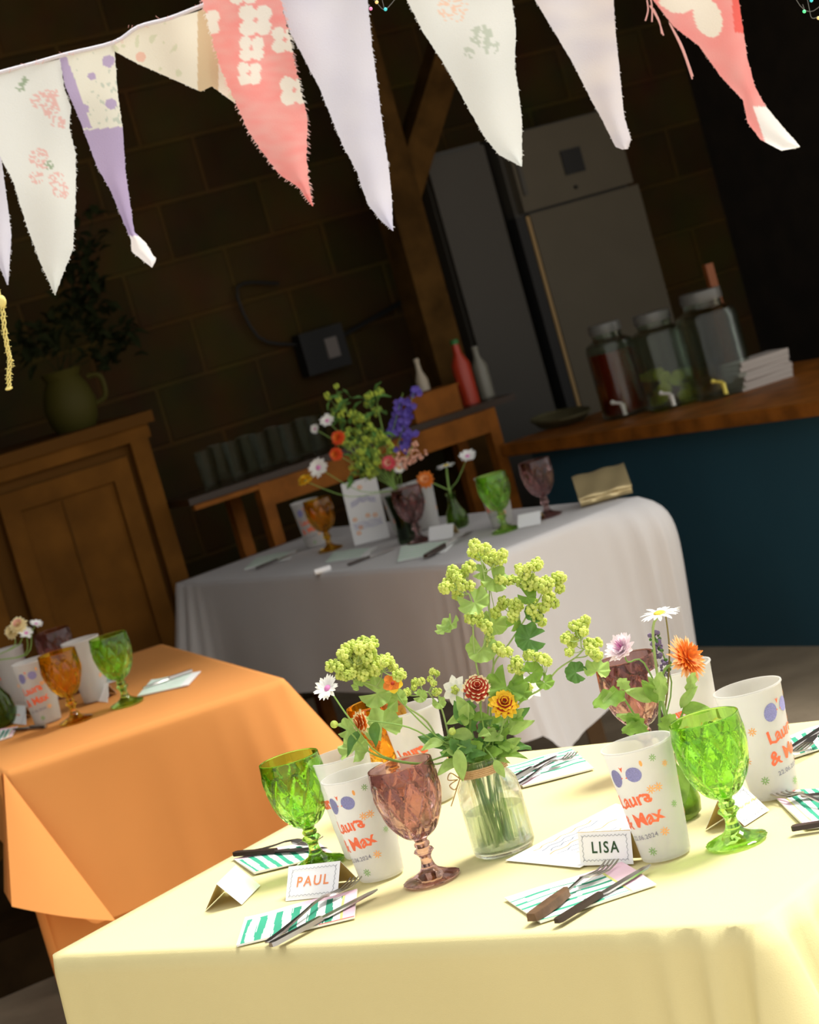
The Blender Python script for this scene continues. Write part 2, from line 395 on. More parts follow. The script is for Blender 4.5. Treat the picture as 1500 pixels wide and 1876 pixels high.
# ------------------------------------------------------------------ pressed glass goblets
def goblet_parts():
    foot = [(.0005, .0), (.036, 0), (.0395, .0015), (.0400, .0035), (.036, .0062), (.024, .010), (.013, .016), (.0100, .0212), (.0005, .0212)]
    stem = [(.0005, .0215), (.0100, .0215), (.0082, .028), (.0078, .034), (.0105, .0385), (.0145, .0425), (.0125, .046), (.0085, .048), (.0110, .0505), (.0112, .054), (.0085, .057), (.0105, .0608), (.0005, .0608)]
    b1 = MB(); b1.lathe(foot, 48, rf=lambda k, a, r, z: r * (1 + (.025 * math.cos(a * 20) if 2 < k < 7 else 0)))
    b2 = MB(); b2.lathe(stem, 24)
    bo = MB(); n = 120
    outer = []
    H0, H1 = .061, .167
    def ro(t): return .010 + .0385 * (1 - (1 - min(1, t * 1.15)) ** 2.3) ** .62 - max(0, t - .62) * .0085
    K = 52
    vs = []
    for k in range(K + 1):
        t = k / K; z = H0 + (H1 - H0) * t; r = ro(t)
        for i in range(n):
            a = 2 * PI * i / n; g = 0
            if .04 < t < .86:
                q1 = a * 10 / (2 * PI) + t * 1.75; q2 = a * 10 / (2 * PI) - t * 1.75
                d1 = abs(q1 - math.floor(q1) - .5) * 2; d2 = abs(q2 - math.floor(q2) - .5) * 2
                e = min(1, (.86 - t) / .06, (t - .04) / .06)
                g = (.0026 * (1 - min(1, (1 - max(d1, d2)) * 3.0)) ) * e + .0009 * (d1 + d2 - 1) * e
            vs.append(((r - g) * math.cos(a), (r - g) * math.sin(a), z))
    for k in range(4):
        rr = ro(1) - .0012 * (1 - math.cos(PI * (k + 1) / 4)) ; z = H1 + .0011 * math.sin(PI * (k + 1) / 4)
        vs += [(rr * math.cos(2 * PI * i / n), rr * math.sin(2 * PI * i / n), z) for i in range(n)]
    for k in range(K, -1, -1):
        t = k / K; z = H0 + .008 + (H1 - H0 - .008) * t; r = max(.0006, ro(t) - .0042 + .0018 * t - (1 - t) ** 6 * .01)
        vs += [(r * math.cos(2 * PI * i / n), r * math.sin(2 * PI * i / n), z) for i in range(n)]
    R = len(vs) // n
    fs = [(k * n + i, k * n + (i + 1) % n, (k + 1) * n + (i + 1) % n, (k + 1) * n + i) for k in range(R - 1) for i in range(n)]
    fs += [tuple(range(n - 1, -1, -1)), tuple((R - 1) * n + i for i in range(n))]
    bo.add(vs, fs)
    return b1, b2, bo
GP = goblet_parts()
GC = {'green': (.56, .88, .22), 'amber': (.92, .58, .06), 'purple': (.66, .44, .44)}
GP_mesh = {}
def goblet(color, px, label, rz=0, z=.752, dirt=None):
    base = P(px[0], px[1], z)
    m = glass(color + '_glass', GC[color], .015, 1.46, thin=.16)
    t = thing('goblet', base, label, 'goblet', color + ' pressed glass goblets', rz)
    for nm, mb in zip(('foot', 'stem', 'bowl'), GP):
        k = (nm, color)
        if k not in GP_mesh: o = mb.build(nm, m, t, angle=(28 if nm == 'bowl' else 50)); GP_mesh[k] = o.data
        else:
            o = bpy.data.objects.new(nm, GP_mesh[k]); sc.collection.objects.link(o); o.parent = t
    return t
goblet('purple', (791.6, 1612), 'purple-brown goblet on the yellow table beside the jar of flowers', .2)
goblet('green', (1350, 1543), 'bright green goblet on the yellow table, rightmost, beside the name cards', .5)
goblet('green', (584.8, 1584.8), 'lime green goblet behind the PAUL name card on the yellow table', .1)
goblet('amber', (737, 1470), 'amber goblet half hidden by leaves at the back of the yellow table', .3)
goblet('purple', (1196, 1400), 'purple goblet behind the small vase on the yellow table', .8)
goblet('green', (233.3, 1289.9), 'green goblet on the orange table beside a blank name card', .0)
goblet('amber', (140.3, 1321), 'amber goblet on the orange table in front of the purple one', .4)
goblet('purple', (128, 1272), 'dark purple goblet on the orange table behind the amber one', .4)
goblet('green', (926.3, 972.7), 'green goblet on the white table in front of a printed cup', .2)
goblet('purple', (769.9, 992.7), 'purple goblet on the white table beside the standing menu card', .9)
goblet('amber', (605.9, 1007.4), 'amber goblet on the white table left of the standing menu card', .1)
goblet('purple', (1005, 946), 'dark purple goblet on the white table beside the golden pouch', .6)

# ------------------------------------------------------------------ printed party cups
CUP_H, CR0, CR1 = .153, .0325, .0455
mcup = frosted('frosted_plastic', (.80, .79, .77), .38, .42)
mcoral = mat('coral_print', (.93, .17, .07), .5); mlav = mat('lavender_print', (.30, .30, .62), .5, noisecol=.3, nscale=900)
morp = mat('orange_print', (.95, .42, .12), .5); mgrp = mat('green_print', (.25, .45, .15), .5); mgyp = mat('grey_print', (.25, .24, .30), .5)
def crad(z): return CR0 + (CR1 - CR0) * z / CUP_H
def wrap(vs, x0, z0, rot=0, eps=.0007, bend=0):
    out = []
    for x, y, _ in vs:
        c_, s_ = math.cos(rot), math.sin(rot); xx = x * c_ - y * s_ + x0; zz = x * s_ + y * c_ + z0 + bend * x * x
        r = crad(zz) + eps; a = -PI / 2 + xx / r; out.append((r * math.cos(a), r * math.sin(a), zz))
    return out
def disc(mb, x0, z0, rx, rz_, mi=0, n=18, rot=0):
    vs = [(0, 0, 0)] + [(rx * math.cos(2 * PI * i / n), rz_ * math.sin(2 * PI * i / n), 0) for i in range(n)]
    mb.add(wrap(vs, x0, z0, rot), [(0, 1 + i, 1 + (i + 1) % n) for i in range(n)], mi)
def star(mb, x0, z0, r, mi=0, n=8):
    for k in range(n):
        a = 2 * PI * k / n; w_ = r * .13
        vs = [(r * .2 * math.cos(a) - w_ * math.sin(a), r * .2 * math.sin(a) + w_ * math.cos(a), 0), (r * .2 * math.cos(a) + w_ * math.sin(a), r * .2 * math.sin(a) - w_ * math.cos(a), 0),
              (r * math.cos(a) + w_ * .7 * math.sin(a), r * math.sin(a) - w_ * .7 * math.cos(a), 0), (r * math.cos(a) - w_ * .7 * math.sin(a), r * math.sin(a) + w_ * .7 * math.cos(a), 0)]
        mb.add(wrap(vs, x0, z0), [(0, 1, 2, 3)], mi)
t = thing('party_cup', (0, 0, 0), 'x', 'cup', 'frosted printed party cups', 0)
b = MB()
b.lathe([(.0005, .001), (CR0 - .001, .001), (CR0, .003), (crad(.05), .05), (crad(.1), .1), (CR1, CUP_H - .004), (CR1 + .0018, CUP_H - .002), (CR1 + .0015, CUP_H), (CR1 - .0008, CUP_H), (CR1 - .0010, CUP_H - .004), (crad(.1) - .001, .1), (crad(.05) - .001, .05), (CR0 - .001, .005), (.0005, .004)], 72)
cb_ = b.build('cup_body', mcup, t, angle=50)
b = MB()
for s_, x0, z0, sz, rt in (('Laura', 0, .088, .0245, .16), ('& Max', .003, .060, .0245, .16)):
    v_, f_ = text_geo(s_, sz, .0007, .98, 2); v_ = [(x, y + .0012 * math.sin(x * 480), 0) for x, y, _ in v_]; b.add(wrap(v_, x0, z0, rt), f_)
for x0, z0, r in ((.0235, .0915, .0026),): disc(b, x0, z0, r, r * .8)
b.build('name_print', mcoral, cb_)
b = MB(); v_, f_ = text_geo('Laura', .0235, .0011, .98, 1); b.add(wrap(v_, .122, .09, .16), f_); b.build('rear_print', mcoral, cb_)
b = MB(); disc(b, -.0145, .119, .0105, .0125, rot=-.3); disc(b, .0145, .1225, .0108, .0100); b.build('sunglasses_print', mlav, cb_)
b = MB(); star(b, .030, .0985, .006); star(b, .040, .099, .006); star(b, .030, .040, .006); star(b, -.045, .10, .006); star(b, -.06, .06, .006); star(b, .06, .125, .005); star(b, .085, .05, .006); disc(b, .028, .135, .002, .004); b.build('star_print', morp, cb_)
b = MB(); star(b, .006, .017, .006); star(b, .045, .138, .005); star(b, -.04, .03, .006); star(b, .055, .07, .005); b.build('leaf_print', mgrp, cb_)
b = MB(); v_, f_ = text_geo('22.06.2024', .0085, .00015, 1.1, 0); b.add(wrap(v_, .0, .037, .12), f_); b.build('date_print', mgyp, cb_)
b = MB(); v_ = [(0, .003, 0), (.003, .005, 0), (0, -.003, 0), (-.003, .005, 0)]; b.add(wrap(v_, -.001, .130, 0), [(0, 3, 2), (0, 2, 1)])
for k in (-1, 1): b.add(wrap([(k * .0035 - .001, -.0008, 0), (k * .0035 + .001, -.0008, 0), (k * .0035 + .001, .0008, 0), (k * .0035 - .001, .0008, 0)], 0, .1195), [(0, 1, 2, 3)])
b.build('heart_print', mcoral, cb_)
CUP0 = t; first = [True]
def cup(px, label, rz=0, z=.752):
    p = P(px[0], px[1], z)
    if first[0]:
        first[0] = False; CUP0.location = p; CUP0.rotation_euler = (0, 0, rz); CUP0['label'] = label; return CUP0
    return dup(CUP0, p, rz, label)
cup((700, 1604), 'frosted cup reading Laura & Max beside the front purple goblet', -.72)
cup((1221, 1566), 'frosted cup reading Laura & Max standing in front of the small vase', -.72)
cup((1421, 1455), 'frosted cup printed with names at the right edge of the yellow table', .75)
cup((671, 1562), 'frosted cup behind the lime green goblet and the front cup', 2.1)
cup((797, 1466), 'frosted cup left of the flower jar at the back of the yellow table', 2.9)
cup((1293, 1404), 'frosted cup behind the orange marigold on the yellow table', 2.6)
cup((89, 1322), 'frosted printed cup left of the amber goblet on the orange table', -.3)
cup((178, 1282), 'frosted cup between amber and green goblets on the orange table', 2.4)
cup((40, 1296), 'frosted cup beside the flower vase on the orange table, cut by the frame', 2.0)
cup((580, 1000), 'frosted cup behind the amber goblet on the white table', -.2)
cup((745, 980), 'frosted printed cup right behind the standing menu card', -.1)
cup((788, 968), 'frosted cup behind the purple goblet on the white table', 2.8)
cup((922, 962), 'frosted printed cup behind the green goblet on the white table', -.5)

# ------------------------------------------------------------------ napkins
mnw = mat('napkin_white', (.86, .87, .86), .8); mng = mat('napkin_green', (.035, .33, .20), .8)
mnp = mat('napkin_pink', (.86, .60, .70), .8); mnr = mat('napkin_red', (.85, .12, .10), .8); mny = mat('napkin_yellow', (.75, .75, .25), .8)
def napkin(c, pat, label, z=.752, thick=.003, group='striped paper napkins', seed=0):
    p = [P(x, y, z) for x, y in c]; cen = sum(p, Vector((0, 0, 0))) / 4
    NU, NV = 130, 36; b = MB(); vs = []
    for lay in (0, 1):
        for i in range(NU + 1):
            for j in range(NV + 1):
                u, v = i / NU, j / NV
                q = (p[0] * (1 - u) + p[1] * u) * (1 - v) + (p[3] * (1 - u) + p[2] * u) * v
                q = q + Vector((0, 0, (thick + .0012 * math.sin(u * 9 + seed) * math.sin(v * 4 + seed)) if lay else 0.0002)); vs.append(q)
    S = (NU + 1) * (NV + 1); st = NV + 1
    fs = []; ms = []
    for i in range(NU):
        for j in range(NV):
            u, v = (i + .5) / NU, (j + .5) / NV; k = 0
            if pat == 'cross':        # broad stripes across the length, v: 0 near edge
                if v > .86: k = 2
                elif u > .90: k = 2
                elif u > .875: k = 4
                elif ((u + .010 * math.sin(v * 5 + int(u * 6.8) * 2)) * 6.8) % 1 < .46 and u > .03: k = 1
                if v < .02 and u > .7: k = 3
            elif pat == 'long':
                if v > .84: k = 2
                elif u > .80: k = 2
                elif u > .775: k = 4
                elif ((v + .02 * math.sin(u * 7)) * 6.2) % 1 < .30: k = 1
            elif pat == 'fine':
                if v < .22: k = 2
                elif ((v + .01 * math.sin(u * 7)) * 6.5) % 1 < .30: k = 1
            elif pat == 'pale':
                k = 0
                if ((v + .02 * math.sin(u * 7)) * 6.2) % 1 < .5 and u < .85: k = 5
            fs.append((S + i * st + j, S + (i + 1) * st + j, S + (i + 1) * st + j + 1, S + i * st + j + 1)); ms.append(k)
            fs.append((i * st + j + 1, (i + 1) * st + j + 1, (i + 1) * st + j, i * st + j)); ms.append(0)
    ring = [i * st for i in range(NU + 1)] + [NU * st + j for j in range(1, NV + 1)] + [i * st + NV for i in range(NU - 1, -1, -1)] + [j for j in range(NV - 1, 0, -1)]
    for a, c_ in zip(ring, ring[1:] + ring[:1]): fs.append((a, c_, S + c_, S + a)); ms.append(0)
    b.v = [tuple(q) for q in vs]; b.f = fs; b.m = ms
    o = b.build('napkin', [mnw, mng, mnp, mnr, mny, mat('napkin_mint', (.55, .80, .62), .8)], None, off=cen, angle=30)
    return tag(o, label, 'napkin', group)
napkin([(434, 1735), (650, 1683), (655, 1631), (450, 1684)], 'cross', 'green and white striped napkin in front of the PAUL card')
napkin([(466, 1602), (612, 1566), (575, 1541), (428, 1575)], 'cross', 'green striped napkin behind the blank folded card on the yellow table', seed=1)
napkin([(990, 1692), (1203, 1622), (1140, 1583), (925, 1648)], 'long', 'thin-striped napkin in front of the LISA card', seed=2)
napkin([(958, 1443), (1088, 1410), (1047, 1374), (928, 1408)], 'fine', 'thin-striped napkin at the back of the yellow table right of the jar', seed=3)
napkin([(1446, 1392), (1590, 1345), (1560, 1312), (1425, 1358)], 'cross', 'green striped napkin at the right frame edge behind the printed cup', seed=4)
napkin([(1560, 1440), (1415, 1458), (1478, 1520), (1640, 1500)], 'cross', 'pink-bordered napkin under the fork at the right frame edge', seed=5)
napkin([(252, 1277), (345, 1256), (368, 1231), (278, 1247)], 'pale', 'pale mint napkin on the orange table right of the green goblet')
napkin([(-40, 1370), (22, 1350), (33, 1332), (-30, 1345)], 'cross', 'folded napkin at the left frame edge of the orange table')
napkin([(192, 1254), (212, 1248), (207, 1236), (186, 1243)], 'cross', 'small pink napkin corner behind the green goblet on the orange table')
napkin([(596, 1032), (672, 1020), (690, 1003), (612, 1012)], 'pale', 'pale green napkin in front of the standing menu card, white table')
napkin([(728, 1030), (815, 1012), (838, 990), (735, 1002)], 'pale', 'mint napkin in front of the purple goblet on the white table')
napkin([(448, 1044), (530, 1024), (545, 1008), (470, 1022)], 'pale', 'mint napkin at the far left end of the white table')

# ------------------------------------------------------------------ cutlery
msil = mat('cutlery_steel', (.48, .45, .42), .28, metal=1); mhorn = mat('brown_handle', (.16, .085, .045), .45, noisecol=.4, nscale=60); mdkh = mat('dark_handle', (.035, .02, .015), .4)
def stripmesh(mb, prof, thick, mi=0):     # prof: (x along, half width, z)
    vs = []
    for x, w_, z in prof: vs += [(x, -w_, z), (x, w_, z), (x, w_ * .8, z + thick), (x, -w_ * .8, z + thick)]
    n = len(prof); fs = [(k * 4 + i, k * 4 + (i + 1) % 4, (k + 1) * 4 + (i + 1) % 4, (k + 1) * 4 + i) for k in range(n - 1) for i in range(4)]
    fs += [(3, 2, 1, 0), tuple((n - 1) * 4 + i for i in range(4))]; mb.add(vs, fs, mi)
def cutlery(kind, tip, end, label, z=.7565, handle=None, zt_=0):
    a, c_ = P(end[0], end[1], z), P(tip[0], tip[1], z + zt_); d = c_ - a; L = Vector((d.x, d.y)).length; rz = math.atan2(d.y, d.x)
    t = thing(kind, a, label, kind, 'knives and forks', rz); hm = handle or msil; s = L / .19
    if kind == 'table_fork':
        b = MB()
        if handle: 
            stripmesh(b, [(0, .0075, 0), (.01 * s, .0105, .0), (.05 * s, .0105, .001), (.078 * s, .007, .002), (.082 * s, .004, .003)], .010)
        else: stripmesh(b, [(0, .0025, .0), (.004 * s, .006, 0), (.03 * s, .0058, .001), (.07 * s, .003, .005), (.10 * s, .0022, .009)], .0022)
        b.build('handle', hm, t)
        b = MB(); x0 = .10 if not handle else .08
        stripmesh(b, [(x0 * s, .0024, .009 if not handle else .006), (.118 * s, .003, .0095), (.126 * s, .0105, .008), (.14 * s, .0120, .005)], .002)
        for k in range(4):
            y = (k - 1.5) * .0066; mbv = len(b.v)
            stripmesh(b, [(.139 * s, .0014, .005), (.165 * s, .0013, .002), (.182 * s, .0012, .0045), (.19 * s, .0006, .007)], .0016)
            for i in range(mbv, len(b.v)): x, yy, zz = b.v[i]; b.v[i] = (x, yy + y, zz)
        b.build('tines', msil, t)
    else:
        b = MB(); stripmesh(b, [(0, .004, 0), (.005 * s, .0068, 0), (.06 * s, .006, .0005), (.088 * s, .0045, .001)], .006); b.build('handle', hm, t)
        b = MB(); stripmesh(b, [(.088 * s, .004, .002), (.095 * s, .0075, .002), (.15 * s, .0078, .002), (.178 * s, .006, .002), (.19 * s, .0012, .002)], .0018); b.build('blade', msil, t)
    return t
cutlery('table_fork', (655, 1616), (488, 1728), 'silver fork lying on the striped napkin by PAUL')
cutlery('table_knife', (692, 1633), (497, 1735), 'silver knife lying on the striped napkin by PAUL')
cutlery('table_fork', (1124, 1585), (975, 1688), 'fork with a chunky brown handle on the napkin by LISA', handle=mhorn)
cutlery('table_knife', (1192, 1588), (1020, 1692), 'dark-handled knife on the napkin by LISA', handle=mdkh)
cutlery('table_knife', (600, 1557), (430, 1567), 'knife on the napkin behind the lime green goblet', handle=mdkh)
cutlery('table_fork', (588, 1545), (458, 1561), 'fork on the napkin behind the lime green goblet')
cutlery('table_fork', (1052, 1386), (946, 1440), 'fork on the thin-striped napkin at the back of the yellow table')
cutlery('table_knife', (1020, 1388), (936, 1432), 'knife on the thin-striped napkin at the back of the yellow table')
cutlery('table_knife', (1442, 1378), (1570, 1295), 'knife at the right frame edge behind the printed cup', z=.76)
cutlery('table_fork', (1446, 1388), (1580, 1315), 'fork at the right frame edge behind the printed cup', z=.76)
cutlery('table_fork', (1418, 1455), (1560, 1490), 'fork on the pink-bordered napkin at the right frame edge', z=.757)
cutlery('table_knife', (1468, 1462), (1590, 1452), 'dark knife above the fork at the right frame edge', handle=mdkh, z=.757)
cutlery('table_knife', (1600, 1500), (1452, 1521), 'knife with a black handle end below the pink-bordered napkin', handle=mdkh, z=.757)
cutlery('table_knife', (262, 1262), (352, 1230), 'silver knife on the mint napkin, orange table', z=.757)
cutlery('table_knife', (25, 1338), (85, 1332), 'knife beside the small name card on the orange table', z=.753)
cutlery('table_knife', (722, 1006), (638, 1036), 'dark knife in front of the standing menu card', handle=mdkh, z=.753)
cutlery('table_fork', (862, 978), (780, 1022), 'dark fork beside the mint napkin on the white table', handle=mdkh, z=.757)
cutlery('table_knife', (552, 1010), (470, 1042), 'knife at the far left end of the white table', handle=mdkh, z=.757)

# ------------------------------------------------------------------ folded name cards
mcard = mat('white_card', (.93, .93, .94), .7); mcin = mat('card_inside_shade', (.62, .45, .16), .45)  # golden inner colour holds the shade inside the folded cards
mpen_o = mat('orange_pen', (.9, .30, .12), .6); mpen_g = mat('dark_green_pen', (.02, .07, .02), .6); mpen_y = mat('yellow_pen', (.95, .65, .25), .6); mline = mat('grey_line', (.24, .26, .30), .6)
def tent(A, B, C, label, text=None, pen=None, h=.042, z=.752, group='folded name cards', tsize=.021, flip=1):
    a, b_, c_ = P(*A, z), P(*B, z), P(*C, z)
    t = thing('name_card', (a + b_) / 2, label, 'card', group); org = (a + b_) / 2
    w_ = b_ - a; ridge0 = (a + c_) / 2 + Vector((0, 0, h)); th = .0006
    mb = MB()
    nrm = w_.cross(ridge0 - a).normalized()
    if nrm.dot(CAM - a) < 0: nrm = -nrm
    quad = [a, b_, ridge0 + w_, ridge0]
    qb = [c_, c_ + w_, ridge0 + w_, ridge0]; n2 = w_.cross(ridge0 - c_).normalized()
    if n2.dot(a - c_) > 0: n2 = -n2
    for qd, nn, top in ((quad, nrm, 1), (qb, n2, 0)):
        o_ = len(mb.v); pts = qd + [q - nn * th for q in qd]
        mb.add(pts, [(0, 1, 2, 3)], 0); mb.add([], [])
        mb.f += [(o_ + 7, o_ + 6, o_ + 5, o_ + 4)]; mb.m += [1]
        for i in range(4): mb.f.append((o_ + i, o_ + (i + 1) % 4, o_ + 4 + (i + 1) % 4, o_ + 4 + i)); mb.m.append(0)
    mb.build('card', [mcard, mcin], t, off=org, smooth=False)
    X = w_.normalized(); Y = (ridge0 - a); Lh = Y.length; Y = (Y - X * Y.dot(X)).normalized()
    if X.dot(RT) < 0: X = -X
    cen = (a + b_ + ridge0 + ridge0 + w_) / 4 + nrm * .0006
    M = Matrix(((X.x, Y.x, nrm.x, cen.x), (X.y, Y.y, nrm.y, cen.y), (X.z, Y.z, nrm.z, cen.z), (0, 0, 0, 1)))
    if text:
        v_, f_ = text_geo(text, tsize, .0003, 1.25); mb = MB(); mb.add(v_, f_, 0, M); mb.build('lettering', pen, t, off=org, smooth=False)
        hw, hh = w_.length / 2 - .006, Lh / 2 - .005; pts = []; pr = [(-hw, -hh), (hw, -hh), (hw, hh), (-hw, hh), (-hw, -hh)]
        for (x0, y0), (x1, y1) in zip(pr, pr[1:]):
            Ls = math.hypot(x1 - x0, y1 - y0); k = max(3, round(Ls / .0065)); dx, dy = (x1 - x0) / Ls, (y1 - y0) / Ls
            for i in range(k * 5):
                u = i / 5; s_ = abs(math.sin(PI * u)) * .0022; pts.append(M @ Vector((x0 + dx * Ls * u / k - dy * s_ * 1, y0 + dy * Ls * u / k + dx * s_ * 1, .0001)))
        mb = MB(); mb.tube(pts + [pts[0]], .00028, 4, smooth=False); mb.build('scalloped_border', mline, t, off=org)
    return t
tent((618, 1641), (523, 1651), (656, 1611), 'folded name card reading PAUL in orange', 'PAUL', mpen_o, h=.040)
tent((1160, 1583), (1063, 1586), (1180, 1571), 'folded name card reading LISA in dark green', 'LISA', mpen_g, h=.043)
tent((443, 1657), (477, 1622), (376, 1667), 'blank white folded card seen end-on left of the PAUL card', h=.036)
tent((1364, 1513), (1409, 1484), (1292, 1519), 'folded name card with a yellow scrawl behind the rightmost green goblet', '~~~~', mpen_y, h=.038, tsize=.022)
tent((197, 1287), (167, 1283), (214, 1270), 'blank folded card between cup and green goblet on the orange table', h=.036)
tent((48, 1328), (18, 1325), (60, 1310), 'folded card with an orange squiggle left of the cup on the orange table', '~~', mpen_o, h=.036, tsize=.03)
tent((830, 985), (785, 992), (842, 975), 'small folded white card behind the mint napkin, white table', h=.036)
tent((990, 960), (948, 968), (1000, 948), 'small folded white card right of the green goblet on the white table', h=.030)

# flat printed sheet under LISA's card and small standing menu
def sheet(quad, label, z=.7525):
    p = [P(x, y, z) for x, y in quad]; cen = sum(p, Vector((0, 0, 0))) / 4; t = thing('menu_sheet', cen, label, 'paper'); b = MB()
    b.add(p + [q + Vector((0, 0, .0008)) for q in p], [(3, 2, 1, 0), (4, 5, 6, 7)] + [(i, (i + 1) % 4, 4 + (i + 1) % 4, 4 + i) for i in range(4)])
    b.build('paper', mcard, t, off=cen, smooth=False)
    b = MB(); r = random.Random(3)
    for k in range(9):
        v0 = .12 + .09 * k; u0_, u1 = .15 + r.random() * .1, .55 + r.random() * .3; pts = []
        for i in range(13):
            u = u0_ + (u1 - u0_) * i / 12; v = v0 + .02 * math.sin(i * 1.9 + k); q = (p[0] * (1 - u) + p[1] * u) * (1 - v) + (p[3] * (1 - u) + p[2] * u) * v; pts.append(q + Vector((0, 0, .0009)))
        b.tube([q - Vector((0, 0, .0012)) for q in pts], .0018, 6, mi=0 if k % 3 else 1)
    b.build('drawn_lines', [mline, mpen_o], t, off=cen); return t
sheet([(926, 1577), (1128, 1473), (1225, 1500), (1062, 1590)], 'white sheet with faint drawings lying under the LISA card')
# standing illustrated menu on the white table
A_, B_ = P(650, 1000), P(714, 984); X = (B_ - A_).normalized(); c0 = (A_ + B_) / 2
back = Vector((-X.y, X.x, 0)); 
t = thing('menu_card', c0, 'white illustrated card standing upright amid glasses on the white table', 'card')
b = MB(); lean = .035; hh = .195; hw = (B_ - A_).length / 2
tl_ = -X * hw + Vector((0, 0, 0)); Zv = (back * lean + Vector((0, 0, hh)))
fr = [-X * hw, X * hw, X * hw + Zv, -X * hw + Zv]
b.add(fr + [q + back * .001 for q in fr], [(0, 1, 2, 3), (7, 6, 5, 4)] + [(i, 4 + i, 4 + (i + 1) % 4, (i + 1) % 4) for i in range(4)]); b.build('card', mcard, t, smooth=False)
def mp(u, v): return -X * hw + X * (2 * hw * u) + Zv * v - back * .0012
b = MB()
for k in range(3):
    pts = [mp(.15 + .7 * i / 10, .60 + .03 * k + .06 * math.sin(i / 10 * PI) * (1 + .3 * math.sin(i * 2.1))) for i in range(11)]; b.tube(pts, .0011, 4)
for k in range(4): b.tube([mp(.1 + .8 * i / 8, .24 + .03 * k + .01 * math.sin(i * 2 + k)) for i in range(9)], .0007, 4)
b.build('blue_drawing', mlav, t)
b = MB()
for u, v in ((.2, .18), (.28, .26), (.55, .42), (.75, .4), (.17, .4), (.5, .88)):
    pts = [mp(u + .05 * math.cos(a * .8), v + .022 * math.sin(a * .8)) for a in range(9)]; b.tube(pts, .0016, 4)
b.build('orange_drawing', morp, t)
# lean-back foot
b = MB(); b.add([X * .01 + Zv * .6 + back * .002, -X * .01 + Zv * .6 + back * .002, -X * .01 + back * .07, X * .01 + back * .07], [(0, 1, 2, 3), (3, 2, 1, 0)]); b.build('easel_strut', mcard, t, smooth=False)
# a short white scroll on the white table
a, c_ = P(576, 1049, .758), P(605, 1040, .758); b = MB(); b.tube([a, c_], .009, 14, smooth=False); b.tube([a - (c_ - a) * .01, c_ + (c_ - a) * .01], .005, 10, smooth=False)
tag(b.build('paper_roll', mcard, None, off=(a + c_) / 2), 'small white roll of paper at the front edge of the white table', 'paper')

# golden pouch on the white table
mgold = mat('gold_fabric', (.62, .50, .27), .32, bump=.3, bscale=60, metal=.6)
g0, g1 = P(1066, 932), P(1160, 906); X = (g1 - g0); X.z = 0; Lp = X.length; X.normalize(); Yv = Vector((-X.y, X.x, 0)); c0 = (g0 + g1) / 2 + Yv * .07
t = thing('clutch_pouch', c0, 'shiny golden fold-over pouch at the right end of the white table', 'pouch', rz=math.atan2(X.y, X.x))
b = MB(); NX = 16; CS = [(-.058, .004), (-.066, .014), (-.062, .026), (-.05, .032), (0, .055), (.045, .078), (.056, .074), (.060, .05), (.060, .02), (.055, .004)]; NY = len(CS)
vs = [((i / NX - .5) * Lp, y * 1.0 + .003 * math.sin(i * 1.1), z + (.003 * math.sin(i * .9 + k) if z > .01 else 0)) for i in range(NX + 1) for k, (y, z) in enumerate(CS)]
b.add(vs, [(i * NY + j, (i + 1) * NY + j, (i + 1) * NY + (j + 1) % NY, i * NY + (j + 1) % NY) for i in range(NX) for j in range(NY)] + [tuple(range(NY)), tuple(NX * NY + j for j in range(NY - 1, -1, -1))]); b.build('pouch_body', mgold, t, angle=60)
b = MB(); FP = [(.058, .082), (.03, .078), (0, .062), (-.03, .046), (-.056, .036), (-.068, .030), (-.070, .024), (-.060, .026)]
vs = [((i / NX - .5) * Lp * 1.03, y, z + .002 * math.sin(i * .8 + k)) for i in range(NX + 1) for k, (y, z) in enumerate(FP)]
b.add(vs, [(i * 8 + k, i * 8 + k + 1, (i + 1) * 8 + k + 1, (i + 1) * 8 + k) for i in range(NX) for k in range(7)]); b.build('flap', mgold, t, angle=180)

# ------------------------------------------------------------------ jar, vases
mgl = glass('clear_glass', (.96, .98, .96), .01, 1.45, thin=.35); mwater = glass('water', (.86, .93, .80), .0, 1.33, thin=.4)
mtwine = mat('jute_twine', (.62, .40, .20), .9, bump=.6, bscale=400)
JB = P(926, 1558)
def jar_profile(s=1.0):
    o = [(.0005, 0), (.036, 0), (.0415, .003), (.0435, .009), (.0435, .075), (.0425, .098), (.036, .110), (.0325, .114), (.0325, .132), (.034, .134), (.034, .137), (.0305, .137)]
    i = [(.0300, .114), (.034, .108), (.0402, .097), (.0412, .075), (.0412, .012), (.036, .008), (.0005, .008)]
    return [(r * s, z * s) for r, z in o + i]
t = thing('glass_jar', JB, 'clear glass jar of flowers with twine round its neck on the yellow table', 'jar')
b = MB(); b.lathe(jar_profile(), 56, rf=lambda k, a, r, z: r * (1 + .03 * (abs(math.cos(2 * a)) - .5) if .008 < z < .09 else 1)); b.build('jar_body', mgl, t, angle=50)
b = MB(); b.lathe([(.0005, .0085), (.036, .0085), (.0408, .0125), (.0408, .062), (.0405, .064), (.0005, .064)], 40); b.build('water', mwater, t, angle=50)
b = MB(); pts = [(.0342 * math.cos(a * .35), .0342 * math.sin(a * .35), .1155 + a * .0001375) for a in range(0, 102)]; b.tube(pts, .0014, 6, smooth=False)
bx = Vector((-.034, -.012, .118))
for k in (-1, 1): b.tube([bx, bx + Vector((-.010, -.004, .012 * k)), bx + Vector((-.016, -.006, .004 * k)), bx + Vector((-.003, -.002, 0))], .0009, 5)
b.tube([bx, bx + Vector((-.012, -.004, -.018)), bx + Vector((-.022, -.005, -.033))], .0009, 5); b.build('twine', mtwine, t)
VB = P(1250, 1498)
mgreenv = glass('green_vase_glass', (.45, .60, .20), .03, 1.45, thin=.3)
